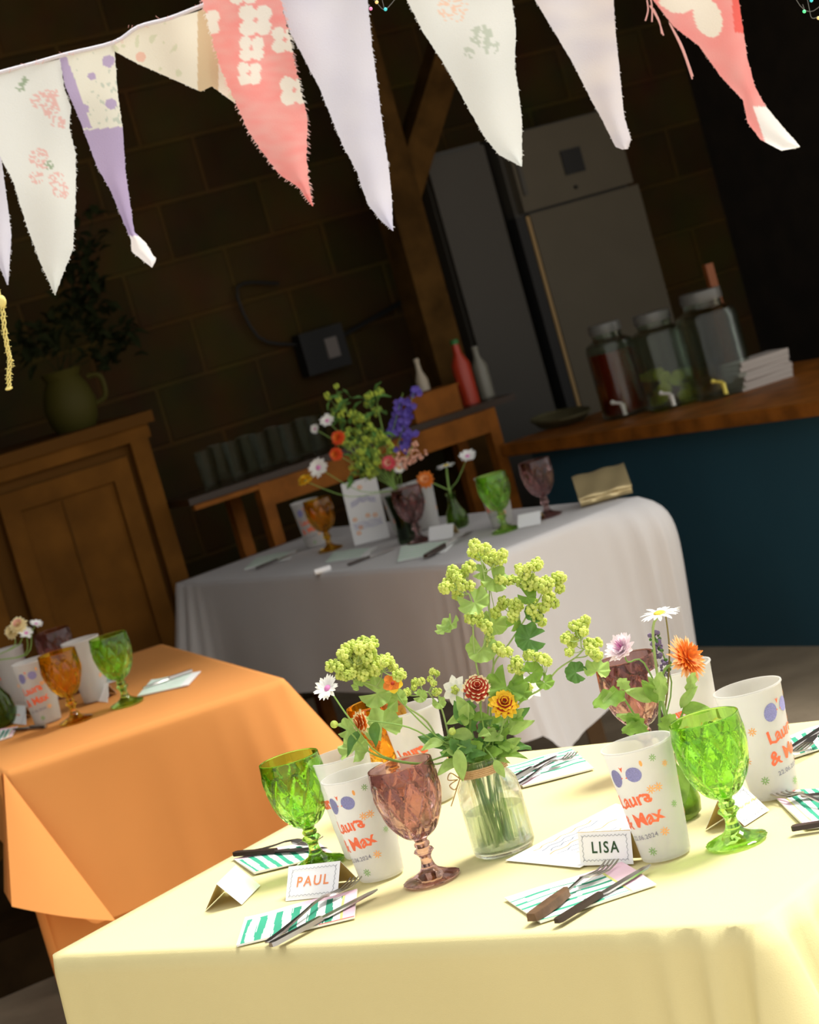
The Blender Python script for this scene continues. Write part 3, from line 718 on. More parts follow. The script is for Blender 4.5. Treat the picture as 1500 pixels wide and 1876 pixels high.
def bud_vase(base, label, s=1.0, m=None):
    t = thing('bud_vase', base, label, 'vase', 'little glass bud vases'); b = MB()
    pr = [(.0005, 0), (.020, 0), (.027, .006), (.0295, .022), (.026, .042), (.016, .058), (.0115, .072), (.0115, .088), (.0145, .094), (.0130, .094), (.0100, .088), (.0100, .072), (.0145, .057), (.0242, .042), (.0275, .022), (.024, .008), (.0005, .005)]
    b.lathe([(r * s, z * s) for r, z in pr], 36); b.build('vase_body', m or mgreenv, t, angle=60)
    b = MB(); b.lathe([(.0005, .0055 * s), (.0235 * s, .0085 * s), (.0270 * s, .022 * s), (.0236 * s, .042 * s), (.018 * s, .051 * s), (.0005, .051 * s)], 30); b.build('water', mwater, t, angle=60)
    return t
bud_vase(VB, 'green glass bud vase hidden behind the front right cup, yellow table', 1.05)
VW = P(842, 966); bud_vase(VW, 'small green glass vase with zinnia and daisies on the white table', 1.15)
VO = P(2, 1330); bud_vase(VO, 'green glass vase at the left frame edge of the orange table', 1.6)
VK = P(752, 992)
t = thing('flower_vase', VK, 'dark glass vase of the large bouquet on the white table', 'vase'); b = MB()
b.lathe([(.0005, 0), (.034, 0), (.036, .01), (.030, .07), (.040, .14), (.042, .15), (.039, .15), (.0275, .07), (.033, .012), (.0005, .008)], 32); b.build('vase_body', glass('dark_vase_glass', (.15, .22, .12), .05, 1.45, thin=.3), t)

# ------------------------------------------------------------------ plants
mstem = mat('stem_green', (.25, .42, .10), .6, transl=.15); mstem2 = mat('stem_pale', (.42, .55, .20), .6, transl=.2)
mleafs = [mat('leaf_a', (.30, .52, .09), .55, transl=.4, noisecol=.3, nscale=60), mat('leaf_b', (.44, .64, .18), .6, transl=.35, noisecol=.2, nscale=60), mat('leaf_c', (.15, .34, .08), .5, transl=.3, noisecol=.3, nscale=60)]
mlime = mat('lime_florets', (.90, .98, .30), .7, transl=.35, noisecol=.2, nscale=300); mlime2 = mat('green_florets', (.72, .86, .20), .7, transl=.3, noisecol=.3, nscale=300)
mwhite = mat('white_petals', (.92, .92, .90), .6, transl=.35); mpinkw = mat('pale_pink_petals', (.95, .84, .88), .6, transl=.35)
mmag = mat('magenta_centre', (.62, .22, .45), .7); myc = mat('yellow_centre', (.85, .65, .08), .8, bump=.8, bscale=900)
morg = mat('orange_petals', (.95, .27, .03), .6, transl=.3, noisecol=.25, nscale=200); morg2 = mat('pale_orange_tips', (.98, .55, .25), .6, transl=.3)
mredp = mat('rust_red_petals', (.50, .05, .02), .6, transl=.25); myel2 = mat('yellow_petals', (.95, .62, .03), .6, transl=.3); mcream = mat('cream_petals', (.90, .78, .45), .6, transl=.3)
mviol = mat('violet_petals', (.12, .08, .45), .6, transl=.3); mrose = mat('rose_petals', (.80, .10, .15), .6, transl=.3); mpeach = mat('peach_petals', (.85, .50, .38), .6, transl=.3)
JB = P(926, 1558)
mlavf = mat('lavender_florets', (.20, .15, .28), .8); mdkg = mat('dark_foliage', (.016, .020, .007), .9, spec=.05)

def frame(n, tw=0):
    n = Vector(n).normalized(); a = n.orthogonal().normalized(); b_ = n.cross(a)
    a2 = a * math.cos(tw) + b_ * math.sin(tw); return a2, n.cross(a2), n
def basis(c, n, tw=0):
    a, b_, n = frame(n, tw); return Matrix(((a.x, b_.x, n.x, c[0]), (a.y, b_.y, n.y, c[1]), (a.z, b_.z, n.z, c[2]), (0, 0, 0, 1)))
def petal(mb, M, ang, L, W, up=0., curl=0., r_in=0., mi=0, tipmi=None, z0=0., point=1.0, seg=5, tn=2):
    vs = []
    for i in range(seg + 1):
        t = i / seg; wd = W * (math.sin(PI * min(1, .12 + t * .80 * point)) ** .7) * (1 if t < 1 else .45)
        r = r_in + L * t * math.cos(up); z = z0 + L * t * math.sin(up) - curl * L * t * t
        for s in (-1, 0, 1):
            x = r; y = s * wd / 2
            vs.append((x * math.cos(ang) - y * math.sin(ang), x * math.sin(ang) + y * math.cos(ang), z + (abs(s) * .12 * wd)))
    o = len(mb.v); mb.v += [tuple(M @ Vector(q)) for q in vs]
    for i in range(seg):
        for s in (0, 1):
            mb.f.append((o + i * 3 + s, o + (i + 1) * 3 + s, o + (i + 1) * 3 + s + 1, o + i * 3 + s + 1))
            mb.m.append(tipmi if (tipmi is not None and i >= seg - tn) else mi)
def leaf(mb, base, d, L, W, nrm=(0, -.4, 1), lobes=0, droop=.2, mi=0, fold=.15):
    d = Vector(d).normalized(); n = Vector(nrm); s = d.cross(n)
    if s.length < 1e-4: s = d.orthogonal()
    s.normalize(); n = s.cross(d).normalized(); base = Vector(base); seg = 12; vs = []
    for i in range(seg + 1):
        t = i / seg
        if lobes: wd = W * (math.sin(PI * min(.97, t * .93 + .06)) ** .55) * (1 + .22 * math.cos(t * PI * 2 * lobes))
        else: wd = W * math.sin(PI * (t ** .75)) ** .9 + .0003
        c = base + d * (L * t) - Vector((0, 0, 1)) * droop * L * t * t
        for k in (-1, -.5, 0, .5, 1):
            vs.append(c + s * (wd / 2 * k) + n * (abs(k) * fold * wd + .03 * L * math.sin(t * 9 + k * 3)))
    o = len(mb.v); mb.v += [tuple(q) for q in vs]
    for i in range(seg):
        for k in range(4): mb.f.append((o + i * 5 + k, o + (i + 1) * 5 + k, o + (i + 1) * 5 + k + 1, o + i * 5 + k + 1)); mb.m.append(mi)
def round_leaf(mb, c, n, R, tw=0, lobes=7, mi=0):      # scalloped lady's mantle leaf
    M = basis(c, n, tw); N = 42; vs = [M @ Vector((0, 0, 0))]
    for ring in (.35, .7, 1.0):
        for i in range(N):
            a = -2.75 + 5.5 * i / (N - 1); r = R * ring * (1 + (.13 * abs(math.cos(a * lobes / 2)) + .02 * math.cos(a * 30) if ring == 1 else 0))
            vs.append(M @ Vector((r * math.cos(a), r * math.sin(a), R * .22 * ring * math.cos(a * lobes) * ring + R * .25 * ring ** 2)))
    o = len(mb.v); mb.v += [tuple(q) for q in vs]
    for i in range(N - 1):
        mb.f.append((o, o + 1 + i, o + 2 + i)); mb.m.append(mi)
        for k in range(2): mb.f.append((o + 1 + k * N + i, o + 1 + (k + 1) * N + i, o + 2 + (k + 1) * N + i, o + 2 + k * N + i)); mb.m.append(mi)
def florets(mb, c, R, rng, mi=0, n=13):
    c = Vector(c)
    for k in range(n):
        y = 1 - 2 * (k + .5) / n; r = math.sqrt(1 - y * y); a = k * 2.4 + rng.random()
        d = Vector((r * math.cos(a), r * math.sin(a), y)); q = c + d * R * .68
        mb.ball(q, R * .36 * (.8 + .4 * rng.random()), mi if rng.random() > .25 else 1 - mi, 6, 4)
        if k % 2 == 0:
            M = basis(q, d, a)
            for j in range(4): petal(mb, M, j * PI / 2, R * .5, R * .32, .5, 0, 0, mi, seg=2)
def neck_point(q):                       # where a stem leaves the jar's mouth
    d = Vector((q.x - JB.x, q.y - JB.y, 0)); d = d * min(1, .022 / max(d.length, 1e-6)); return Vector((JB.x + d.x, JB.y + d.y, JB.z + .142))
def flower(kind, name, head, hdir, stem_pts, label, size=1.0, leaves=(), group=None, stem_r=.0012, parts=None, cat='flower', seed=1, sm=None):
    """stem_pts: world points from the vase up to the head"""
    base = Vector(stem_pts[0]); t = thing(name, base, label, cat, group); rng = random.Random(seed)
    pts = [Vector(p) for p in stem_pts] + [Vector(head) - Vector(hdir).normalized() * .002 * size]
    if (base.xy - JB.xy).length < .04: pts = [pts[0], neck_point(pts[1])] + [q for q in pts[1:] if q.z > JB.z + .15]
    b = MB(); b.tube(pts, stem_r * 1.15, 6, r1=stem_r * .9); b.build('stem', sm or mstem, t, off=base)
    M = basis(head, hdir, rng.random() * 6)
    b = MB()
    if kind == 'daisy':
        for k in range(20): petal(b, M, 2 * PI * k / 20 + rng.uniform(-.06, .06), .019 * size * rng.uniform(.9, 1.08), .0052 * size, rng.uniform(.0, .25), .15, .005 * size)
        b.build('petals', mwhite, t, off=base); b = MB(); b.add(*dome(.0075 * size, .0035 * size), 0, M); b.build('flower_centre', myc, t, off=base)
    elif kind == 'pinkdaisy':
        for L, n in ((.016, 22), (.012, 16)):
            for k in range(n): petal(b, M, 2 * PI * k / n + rng.uniform(-.1, .1), L * size * rng.uniform(.85, 1.1), .0055 * size, rng.uniform(.1, .5), .05, .003 * size, seg=4)
        b.build('petals', mwhite, t, off=base); b = MB(); b.add(*dome(.005 * size, .003 * size), 0, M); b.build('flower_centre', mmag, t, off=base)
    elif kind == 'scabious':
        for L, n, u in ((.020, 22, .15), (.017, 18, .5), (.013, 14, .85)):
            for k in range(n): petal(b, M, 2 * PI * k / n + rng.uniform(-.15, .15), L * size * rng.uniform(.8, 1.1), .0075 * size, u + rng.uniform(-.15, .15), -.2, .002, seg=4)
        b.build('petals', mpinkw, t, off=base); b = MB()
        for k in range(16): a = rng.random() * 6.3; r = rng.random() * .004 * size; b.tube([M @ Vector((r * math.cos(a), r * math.sin(a), .002)), M @ Vector((r * 1.8 * math.cos(a), r * 1.8 * math.sin(a), .013 * size))], .0005, 4, smooth=False)
        b.build('flower_centre', mmag, t, off=base)
        b = MB(); b.ball(M @ Vector((0, 0, -.004 * size)), .006 * size, 0, 10, 8); b.build('calyx', mstem, t, off=base)
    elif kind == 'marigold':
        for L, n, u in ((.031, 30, -.02), (.029, 28, .13), (.025, 24, .33), (.019, 20, .6), (.012, 14, .95)):
            for k in range(n): petal(b, M, 2 * PI * k / n + rng.uniform(-.1, .1), L * size * rng.uniform(.85, 1.05), .0050 * size, u + rng.uniform(-.06, .06), .02, .002, 0, 1 if u < .3 else None, z0=u * .004, seg=5)
        b.build('petals', [morg, morg2], t, off=base)
    elif kind in ('zinnia_red', 'zinnia_yellow', 'zinnia_mix'):
        mm = {'zinnia_red': [mredp, mcream], 'zinnia_yellow': [mredp, myel2], 'zinnia_mix': [morg, mcream]}[kind]
        for L, n, u in ((.0185, 13, .0), (.0165, 12, .25), (.0135, 11, .5), (.010, 9, .8), (.006, 6, 1.1)):
            for k in range(n): petal(b, M, 2 * PI * (k + u) / n + rng.uniform(-.08, .08), L * size * rng.uniform(.92, 1.05), .0085 * size, u + rng.uniform(-.06, .06), .05, .001, 0, 1, z0=u * .008 * size, seg=6, tn=1 if kind == 'zinnia_red' else 2)
        b.build('petals', mm, t, off=base)
    elif kind == 'ranunc':
        mm = parts or [morg, morg2]
        for L, n, u in ((.021, 12, .0), (.018, 12, .4), (.013, 10, .8), (.008, 6, 1.15)):
            for k in range(n): petal(b, M, 2 * PI * (k + u) / n, L * size * rng.uniform(.9, 1.05), .010 * size, u, 0, .001, 0, None if u < .6 else 1, z0=u * .006, seg=4)
        b.build('petals', mm, t, off=base); b = MB(); b.add(*dome(.005 * size, .004 * size), 0, M); b.build('flower_centre', mlime2, t, off=base)
    elif kind == 'star':
        for k in range(7): petal(b, M, 2 * PI * k / 7, .021 * size, .014 * size, .25, .1, .001, point=1.15)
        b.build('petals', mwhite, t, off=base); b = MB(); florets(b, M @ Vector((0, 0, .003)), .007 * size, rng, n=9); b.build('flower_centre', [mlime, mlime2], t, off=base)
    elif kind == 'viola':
        for k, mi in ((0, 0), (1.25, 0), (2.5, 1), (3.75, 1), (5.0, 0)): petal(b, M, k, .014 * size, .014 * size, .1, .1, .001, 1, mi)
        b.build('petals', [myel2, morg], t, off=base); b = MB(); b.add(*dome(.003 * size, .002 * size), 0, M); b.build('flower_centre', mredp, t, off=base)
    elif kind == 'bud':
        b.ball(head, .006 * size, 0, 10, 8); b.build('bud', mlime2, t, off=base)
    if leaves:
        for lf in leaves:
            b = MB(); leaf(b, *lf[:4], **(lf[4] if len(lf) > 4 else {})); b.build('leaf', rng.choice(mleafs), t, off=base)
    return t
def dome(r, h, n=14, k=5):
    vs = [(0, 0, h)]; 
    for j in range(1, k + 1):
        p = PI / 2 * j / k; vs += [(r * math.sin(p) * math.cos(2 * PI * i / n), r * math.sin(p) * math.sin(2 * PI * i / n), h * math.cos(p)) for i in range(n)]
    fs = [(0, 1 + i, 1 + (i + 1) % n) for i in range(n)] + [(1 + (j - 1) * n + i, 1 + j * n + i, 1 + j * n + (i + 1) % n, 1 + (j - 1) * n + (i + 1) % n) for j in range(1, k) for i in range(n)]
    return vs, fs

# ---- lady's mantle sprays in the jar
JY = JB.y
def Z2(x, y): return (720 + x / 3.75, 960 + y / 3.75)
def Z5(x, y): return (560 + x / 5.0, 1150 + y / 5.0)
def spray(name, label, stem, joints, balls, leaves, dy=0, R=.0088, seed=1, group="sprays of lime flower clusters in the jar", base=None):
    """stem: px polyline; balls: px + joint index they branch from"""
    rng = random.Random(seed)
    y0 = JY + dy; base = Vector(base) if base else Vector((JB.x + rng.uniform(-.018, .018), JB.y + rng.uniform(-.012, .012), .766))
    t = thing(name, base, label, 'flower', group)
    L = len(stem); pts = [D(x, y, JY + dy * (i + 1) / L) for i, (x, y) in enumerate(stem)]
    pts = [base, neck_point(pts[0])] + [q for q in pts if q.z > JB.z + .15]
    b = MB(); b.tube(pts, .0017, 6, r1=.0010)
    P3 = []
    for (x, y) in balls:
        q = D(x, y, y0 + rng.uniform(-.022, .022)); P3.append(q)
    # twigs: connect each ball to nearest joint
    J = [D(x, y, y0) for x, y in joints] or [pts[-1]]
    for j in J:
        k = min(pts, key=lambda p: (p - j).length + (0.02 if p.z > j.z else 0)); b.tube([k, (k + j) / 2 + Vector((rng.uniform(-.004, .004), 0, -.003)), j], .0010, 5)
    for q in P3:
        j = min(J + [pts[-1]], key=lambda p: (p - q).length + (.015 if p.z > q.z else 0)); b.tube([j, (j + q) / 2 + Vector((0, 0, -.003)), q], .0006, 5)
    b.build('stem', mstem2, t, off=base)
    for q in P3:
        b = MB(); florets(b, q, R * rng.uniform(.85, 1.15), rng, 0 if rng.random() < .7 else 1); b.build('flower_cluster', [mlime, mlime2], t, off=base)
    for (x, y, r_, nx, nz, tw, mi) in leaves:
        b = MB(); c = D(x, y, y0 + rng.uniform(-.012, .006)); round_leaf(b, c, (nx, -.75, nz), r_, tw); b.build('leaf', mleafs[mi], t, off=base)
    return t
def zz(f, L): return [f(x, y) for x, y in L]
spray('lime_flower_spray', 'tallest spray of lime flower clusters rising straight from the jar',
      zz(Z2, [(640, 1480), (655, 1250), (690, 960), (660, 600), (620, 330), (600, 230)]), zz(Z2, [(610, 260), (700, 270), (660, 420)]),
      zz(Z2, [(565, 165), (635, 170), (590, 215), (545, 195), (690, 215), (750, 205), (690, 262), (660, 240), (740, 240), (560, 140), (700, 610), (730, 380), (640, 400), (690, 420)]),
      [(*Z2(690, 380), .019, .3, .3, 1.2, 1), (*Z2(600, 330), .010, -.2, .3, 2.2, 1), (*Z2(690, 690), .018, .2, .5, 2.4, 1)], dy=.03, seed=2)
spray('lime_flower_spray', 'spray with lime clusters leaning left beside the tallest one in the jar',
      zz(Z2, [(600, 1480), (600, 1150), (560, 900), (548, 700), (545, 560), (520, 480)]), zz(Z2, [(440, 450), (490, 430), (550, 650), (640, 760)]),
      zz(Z2, [(410, 320), (505, 305), (375, 400), (370, 435), (440, 370), (440, 440), (530, 425), (480, 420), (440, 480), (350, 440), (480, 340), (530, 290), (400, 350),
              (550, 645), (600, 680), (520, 650), (650, 730), (660, 790), (670, 840), (640, 700), (580, 620)]),
      [(*Z2(400, 690), .013, -.6, .9, 2.9, 1), (*Z2(350, 720), .011, -.5, 1.2, 3.1, 1), (*Z2(560, 540), .021, -.2, .7, 1.2, 1), (*Z2(610, 860), .020, 0, .4, .6, 1)], dy=.0, seed=3)
spray('lime_flower_spray', 'spray with broad cluster leaning right beside the tallest one in the jar',
      zz(Z2, [(680, 1480), (670, 1200), (690, 970), (790, 830), (850, 740), (930, 600), (925, 470)]), zz(Z2, [(910, 430), (1040, 440), (870, 660), (1020, 580)]),
      zz(Z2, [(870, 310), (970, 290), (925, 300), (990, 275), (820, 380), (790, 390), (880, 395), (900, 340), (960, 380), (930, 420), (980, 400), (1010, 420), (1075, 405), (1050, 385), (1130, 370), (1155, 370), (1145, 440), (1060, 430), (1030, 440), (950, 440),
              (760, 535), (745, 560), (860, 560), (840, 545), (1060, 520), (1100, 540), (1035, 570), (950, 590), (985, 640), (820, 640), (1020, 670), (960, 540), (1070, 500), (830, 600)]),
      [(*Z2(935, 790), .020, .2, .3, 5.2, 2), (*Z2(920, 500), .012, .1, .5, 1.5, 0), (*Z2(960, 620), .013, .4, .4, 0, 2), (*Z2(830, 690), .010, -.2, .4, 3, 0)], dy=.02, seed=4)
spray('lime_flower_spray', 'thin branching spray reaching far right from the jar towards the bud vase',
      zz(Z2, [(740, 1500), (860, 1240), (1020, 1130), (1130, 1000), (1250, 920), (1310, 860)]), zz(Z2, [(1040, 1040), (1290, 800), (1350, 880), (870, 960)]),
      zz(Z2, [(1240, 700), (1300, 690), (1200, 780), (1230, 810), (1180, 790), (1310, 740), (1280, 750), (1360, 820), (1400, 820), (1380, 890), (1400, 900), (1350, 870), (1210, 880), (1340, 820), (1040, 930), (1010, 915), (1060, 945), (1320, 660),
              (750, 870), (790, 880), (930, 900), (960, 905), (870, 1000), (820, 990), (850, 950), (720, 850)]),
      [(*Z2(1255, 1020), .014, .0, .2, 5.0, 2), (*Z2(1040, 1090), .012, .2, .6, 1.0, 0), (*Z2(960, 1020), .014, -.2, .3, 2.4, 0), (*Z2(1400, 1010), .017, .2, .9, .4, 1), (*Z2(780, 1120), .026, .1, .5, .2, 0), (*Z2(860, 1150), .016, .5, .5, 0, 0)], dy=-.02, seed=5)
spray('lime_flower_spray', 'full spray of yellow-green clusters hanging left over the cups',
      zz(Z5, [(1250, 1080), (1110, 860), (920, 720), (790, 610), (640, 540), (480, 480)]), zz(Z5, [(450, 340), (560, 440), (700, 400), (350, 400)]),
      zz(Z5, [(230, 350), (270, 335), (295, 365), (380, 230), (360, 190), (520, 130), (560, 135), (610, 140), (590, 165), (430, 170), (390, 240), (350, 330), (440, 330), (480, 290), (560, 280), (590, 230), (330, 400), (420, 420), (480, 400), (540, 380), (600, 340), (660, 350), (720, 310), (770, 320), (800, 360), (640, 400), (840, 440), (500, 190), (470, 180), (340, 240), (400, 290), (380, 350), (370, 440), (320, 430), (520, 440), (580, 420), (450, 230), (510, 240), (750, 290), (690, 290), (870, 430), (600, 290)]),
      [(*Z5(650, 600), .021, -.1, .4, 1.9, 1), (*Z5(840, 660), .015, -.3, .2, 4.3, 1), (*Z5(700, 910), .026, .1, .7, 3.9, 1), (*Z5(450, 1120), .020, -.2, .6, 3.3, 1), (*Z5(480, 530), .008, -.2, .6, 4.3, 1), (*Z5(390, 930), .014, 0, .4, 2.2, 1)], dy=-.03, R=.0090, seed=6)
spray('lime_flower_spray', 'small open sprig of green buds between the rear cup and the jar',
      zz(Z5, [(1330, 1050), (1250, 760), (1190, 680), (1120, 590)]), zz(Z5, [(1050, 520), (1150, 540), (940, 620)]),
      zz(Z5, [(1000, 500), (1060, 490), (990, 550), (1140, 470), (1170, 510), (1190, 590), (900, 600), (930, 590), (1220, 580), (1030, 500), (1160, 400), (1200, 420)]),
      [(*Z5(1050, 630), .009, 0, .4, 2, 1), (*Z5(1220, 690), .009, .1, .4, 1, 1)], dy=.0, R=.0055, seed=7)
# ---- other blooms in the jar
def hd(px, py, dy=0): return D(px, py, JY + dy)
jb = lambda dx=0, dyy=0: (JB.x + dx, JB.y + dyy, .77)
G1 = None
flower('zinnia_red', 'zinnia', hd(874, 1262, -.02), (.1, -.8, .55), [jb(-.01, 0), hd(892, 1380, -.01), hd(882, 1310, -.02)], 'rust red zinnia with cream petal tips above the jar', 1.12, seed=3)
flower('zinnia_yellow', 'zinnia', hd(923, 1290, -.03), (.15, -.85, .5), [jb(.01, 0), hd(905, 1390, -.01), hd(918, 1340, -.03)], 'yellow zinnia with red petal bases above the jar', 1.15, seed=4)
flower('zinnia_mix', 'zinnia', hd(664, 1322, -.06), (-.85, -.4, .15), [jb(-.02, 0), hd(800, 1360, -.03), hd(750, 1333, -.05), hd(690, 1322, -.06)], 'orange and cream zinnia seen from the side before the amber goblet', .95, seed=5,
       leaves=[(hd(690, 1322, -.06), (-.2, 0, -.5), .03, .02), (hd(660, 1340, -.06), (-.5, 0, -.4), .035, .022)])
flower('pinkdaisy', 'pink_daisy', hd(600, 1261, -.07), (-.35, -.55, .6), [jb(-.02, -.005), hd(800, 1400, -.03), hd(700, 1385, -.06), hd(643, 1320, -.07), hd(612, 1276, -.07)], 'white daisy with a pink centre leaning far left of the jar', 1.05, seed=6)
flower('viola', 'viola', hd(719, 1252, -.04), (.1, -.9, .3), [jb(-.015, 0), hd(800, 1350, -.03), hd(740, 1290, -.04)], 'small orange and yellow viola among the left lime clusters', .95, seed=7)
flower('star', 'white_star_flower', hd(836, 1264, .02), (-.5, -.7, .4), [jb(-.01, .01), hd(870, 1360, .01), hd(850, 1290, .02)], 'white pointed flower left of the red zinnia', 1.05, seed=8)
flower('star', 'white_star_flower', hd(968, 1262, .03), (.3, -.6, .6), [jb(.01, .01), hd(920, 1380, .01), hd(945, 1300, .03)], 'white flower behind leaves right of the jar centre', 1.0, seed=9)
flower('bud', 'flower_bud', hd(612, 1327, -.07), (-1, 0, .3), [jb(-.02, -.01), hd(760, 1400, -.04), hd(680, 1380, -.06), hd(640, 1340, -.07)], 'round green bud on a thin stem beside the pink-centred daisy', .9, seed=10)
flower('bud', 'flower_bud', hd(828, 1340, -.03), (-.3, -.3, 1), [jb(-.02, -.01), hd(860, 1400, -.03), hd(836, 1362, -.03)], 'green bud low among the leaves over the jar rim', .9, seed=11)
# leafy stems filling the jar neck
rng = random.Random(21)
specs = []
for k in range(30):
    px = rng.uniform(800, 945); py = rng.uniform(1300, 1400) + (px < 830) * 15; specs.append((px, py))
names = ['leafy sprig %s in the jar neck' % s for s in ('leaning left', 'standing upright', 'leaning right', 'curving towards the viewer', 'low at the left rim', 'low at the right rim')]
cen = [(815, 1370), (862, 1330), (935, 1345), (880, 1395), (835, 1400), (925, 1400)]
for g in range(6):
    base = Vector(jb((g - 2.5) * .006, (g % 2) * .01 - .005)); t = thing('leafy_sprig', base, 'green ' + names[g], 'foliage', 'green sprigs filling the jar neck')
    cx, cy = cen[g]; tip = hd(cx, cy - 20, -.02 + .01 * (g % 3)); neck = Vector((JB.x + (g - 2.5) * .008, JB.y - .005 + (g % 2) * .012, JB.z + .135))
    b = MB(); b.tube([base, neck, tip], .0024, 6, r1=.0016); b.build('stem', mstem, t, off=base)
    for k in range(11):
        u = rng.uniform(.35, 1); p = neck.lerp(tip, u) + Vector((rng.uniform(-.012, .012), rng.uniform(-.02, .012), rng.uniform(-.006, .01)))
        d = Vector((rng.uniform(-1, 1), rng.uniform(-.8, .4), rng.uniform(-.1, .9)))
        b = MB(); leaf(b, p, d, rng.uniform(.028, .045), rng.uniform(.012, .020), nrm=(rng.uniform(-.4, .4), -.8, .6), lobes=rng.choice((0, 0, 3)), droop=rng.uniform(0, .5)); b.build('leaf', rng.choice(mleafs), t, off=base)
# long hanging leaves over the jar
for (x0, y0_, x1, y1, wd, lab) in ((838, 1372, 848, 1432, .019, 'long blue-green leaf hanging over the twine at the left of the jar'), (905, 1392, 925, 1425, .013, 'narrow leaf hanging over the twine at the right of the jar')):
    p0, p1 = hd(x0, y0_, -.052), hd(x1, y1, -.052); b = MB(); leaf(b, p0, p1 - p0, (p1 - p0).length, wd, nrm=(0, -1, .1), droop=0)
    base = Vector(jb(0, -.01)); t = thing('drooping_leaf', base, lab, 'foliage'); b.build('leaf', mleafs[1], t, off=base)
    b = MB(); nk = Vector((JB.x, JB.y - .02, JB.z + .14)); nk = neck_point(p0); b.tube([base, nk, (nk + p0) / 2 + Vector((0, 0, .010)), p0], .0011, 5); b.build('stem', mstem, t, off=base)
# submerged stems
# ---- bud vase flowers on the yellow table
VY = VB.y
def vd(px, py, dy=0): return D(px, py, VY + dy)
vb = (VB.x, VB.y, .765); vn = (VB.x, VB.y, VB.z + .105)
flower('daisy', 'oxeye_daisy', vd(1208, 1124), (.05, -.12, 1), [vb, vn, vd(1222, 1330), vd(1203, 1230), vd(1196, 1150)], 'white oxeye daisy on top of the bud vase flowers', 1.15, seed=12, stem_r=.0019, sm=mstem2)
flower('daisy', 'oxeye_daisy', vd(1218, 1122, .012), (-.05, .1, 1), [vb, vn, vd(1222, 1270, .01), vd(1226, 1190, .01)], 'second white daisy just behind the top one', .9, seed=13, sm=mat('brown_stem', (.22, .18, .05), .6))
flower('scabious', 'pink_scabious', vd(1141, 1190), (-.45, -.5, .65), [vb, vn, vd(1225, 1320), vd(1180, 1215), vd(1150, 1213)], 'ruffled pale pink flower left of the daisy in the bud vase', 1.1, seed=14)
flower('marigold', 'orange_marigold', vd(1257, 1207), (.72, -.6, .28), [vb, vn, vd(1208, 1310), vd(1214, 1235), vd(1232, 1217), vd(1245, 1213)], 'large orange marigold facing right in the bud vase', 1.05, seed=15, stem_r=.0018)
# lavender sprig
base = Vector(vb); t = thing('lavender_sprig', base, 'dark lavender sprig beneath the daisy in the bud vase', 'flower'); b = MB(); b.tube([base, vn, vd(1230, 1250, .02), vd(1196, 1160, .02)], .0011, 5); b.build('stem', mstem, t, off=base); b = MB(); rng = random.Random(5)
for k in range(70):
    u = rng.random(); c = vd(1215 - 18 * u + rng.uniform(-9, 9) + (8 if u < .4 else 0), 1238 - 80 * u, .02 + rng.uniform(-.008, .008)); b.ball(c, rng.uniform(.0018, .0034), 0 if rng.random() < .7 else 1, 6, 4)
b.build('florets', [mlavf, mleafs[2]], t, off=base)
# leafy stems in bud vase
lv = [(1180, 1290, -.5, .6, .06, .02, 0), (1195, 1300, -.2, .8, .06, .016, 0), (1215, 1290, .1, 1, .06, .018, 3), (1240, 1290, .6, .8, .05, .014, 0), (1245, 1305, 1, .1, .042, .02, 0), (1262, 1280, .3, 1, .05, .014, 3), (1150, 1275, -.9, .3, .05, .026, 3), (1130, 1290, -.7, .4, .03, .02, 3),
      (1190, 1340, -.4, .3, .05, .02, 3), (1165, 1245, -.3, .8, .03, .016, 3), (1200, 1250, -.2, .8, .04, .01, 0), (1210, 1350, .2, .5, .05, .022, 3), (1230, 1265, .2, 1, .03, .008, 0), (1185, 1330, -.6, .8, .06, .012, 3), (1175, 1345, -.3, .8, .05, .02, 3)]
for g, lab in enumerate(('leafy stem leaning left in the bud vase, with toothed leaves', 'leafy stem standing upright in the bud vase', 'leafy stem bending right in the bud vase, below the marigold')):
    base = Vector(vb); t = thing('leafy_shoot', base, lab, 'foliage'); b = MB()
    tp = [vd(1140, 1275, -.02), vd(1210, 1280, -.01), vd(1262, 1275, -.01)][g]; md = [vd(1180, 1335, -.01), vd(1222, 1340, -.01), vd(1240, 1330, -.01)][g]; b.tube([base, vn, md, tp], .0022, 6, r1=.0013); b.build('stem', mstem, t, off=base)
    for k, (x, y, dx, dz, L, W, lo) in enumerate(lv):
        if (0 if x < 1170 or k in (8, 13, 14) else (1 if x < 1235 else 2)) != g: continue
        p = vd(x, y, -.02); q = [vn, md, tp]; nb = min([Vector(v_) for v_ in q] + [(Vector(md) + Vector(tp)) / 2, (Vector(vn) + Vector(md)) / 2], key=lambda z_: (z_ - p).length)
        b = MB(); leaf(b, p.lerp(nb, .6), Vector((dx, -.3, dz)), L, W, nrm=(dx * .3, -1, .5), lobes=lo, droop=.25); b.build('leaf', mleafs[(k + g) % 2], t, off=base)
p0, p1 = vd(1238, 1400, -.03), vd(1252, 1470, -.03); base = Vector(vb); t = thing('drooping_leaf', base, 'broad green leaf hanging down beside the bud vase', 'foliage'); b = MB(); leaf(b, p0, p1 - p0, (p1 - p0).length * 1.1, .026, nrm=(0, -1, .1), droop=0); b.build('leaf', mleafs[0], t, off=base)
b = MB(); b.tube([base, vn, p0], .0012, 5); b.build('stem', mstem, t, off=base)

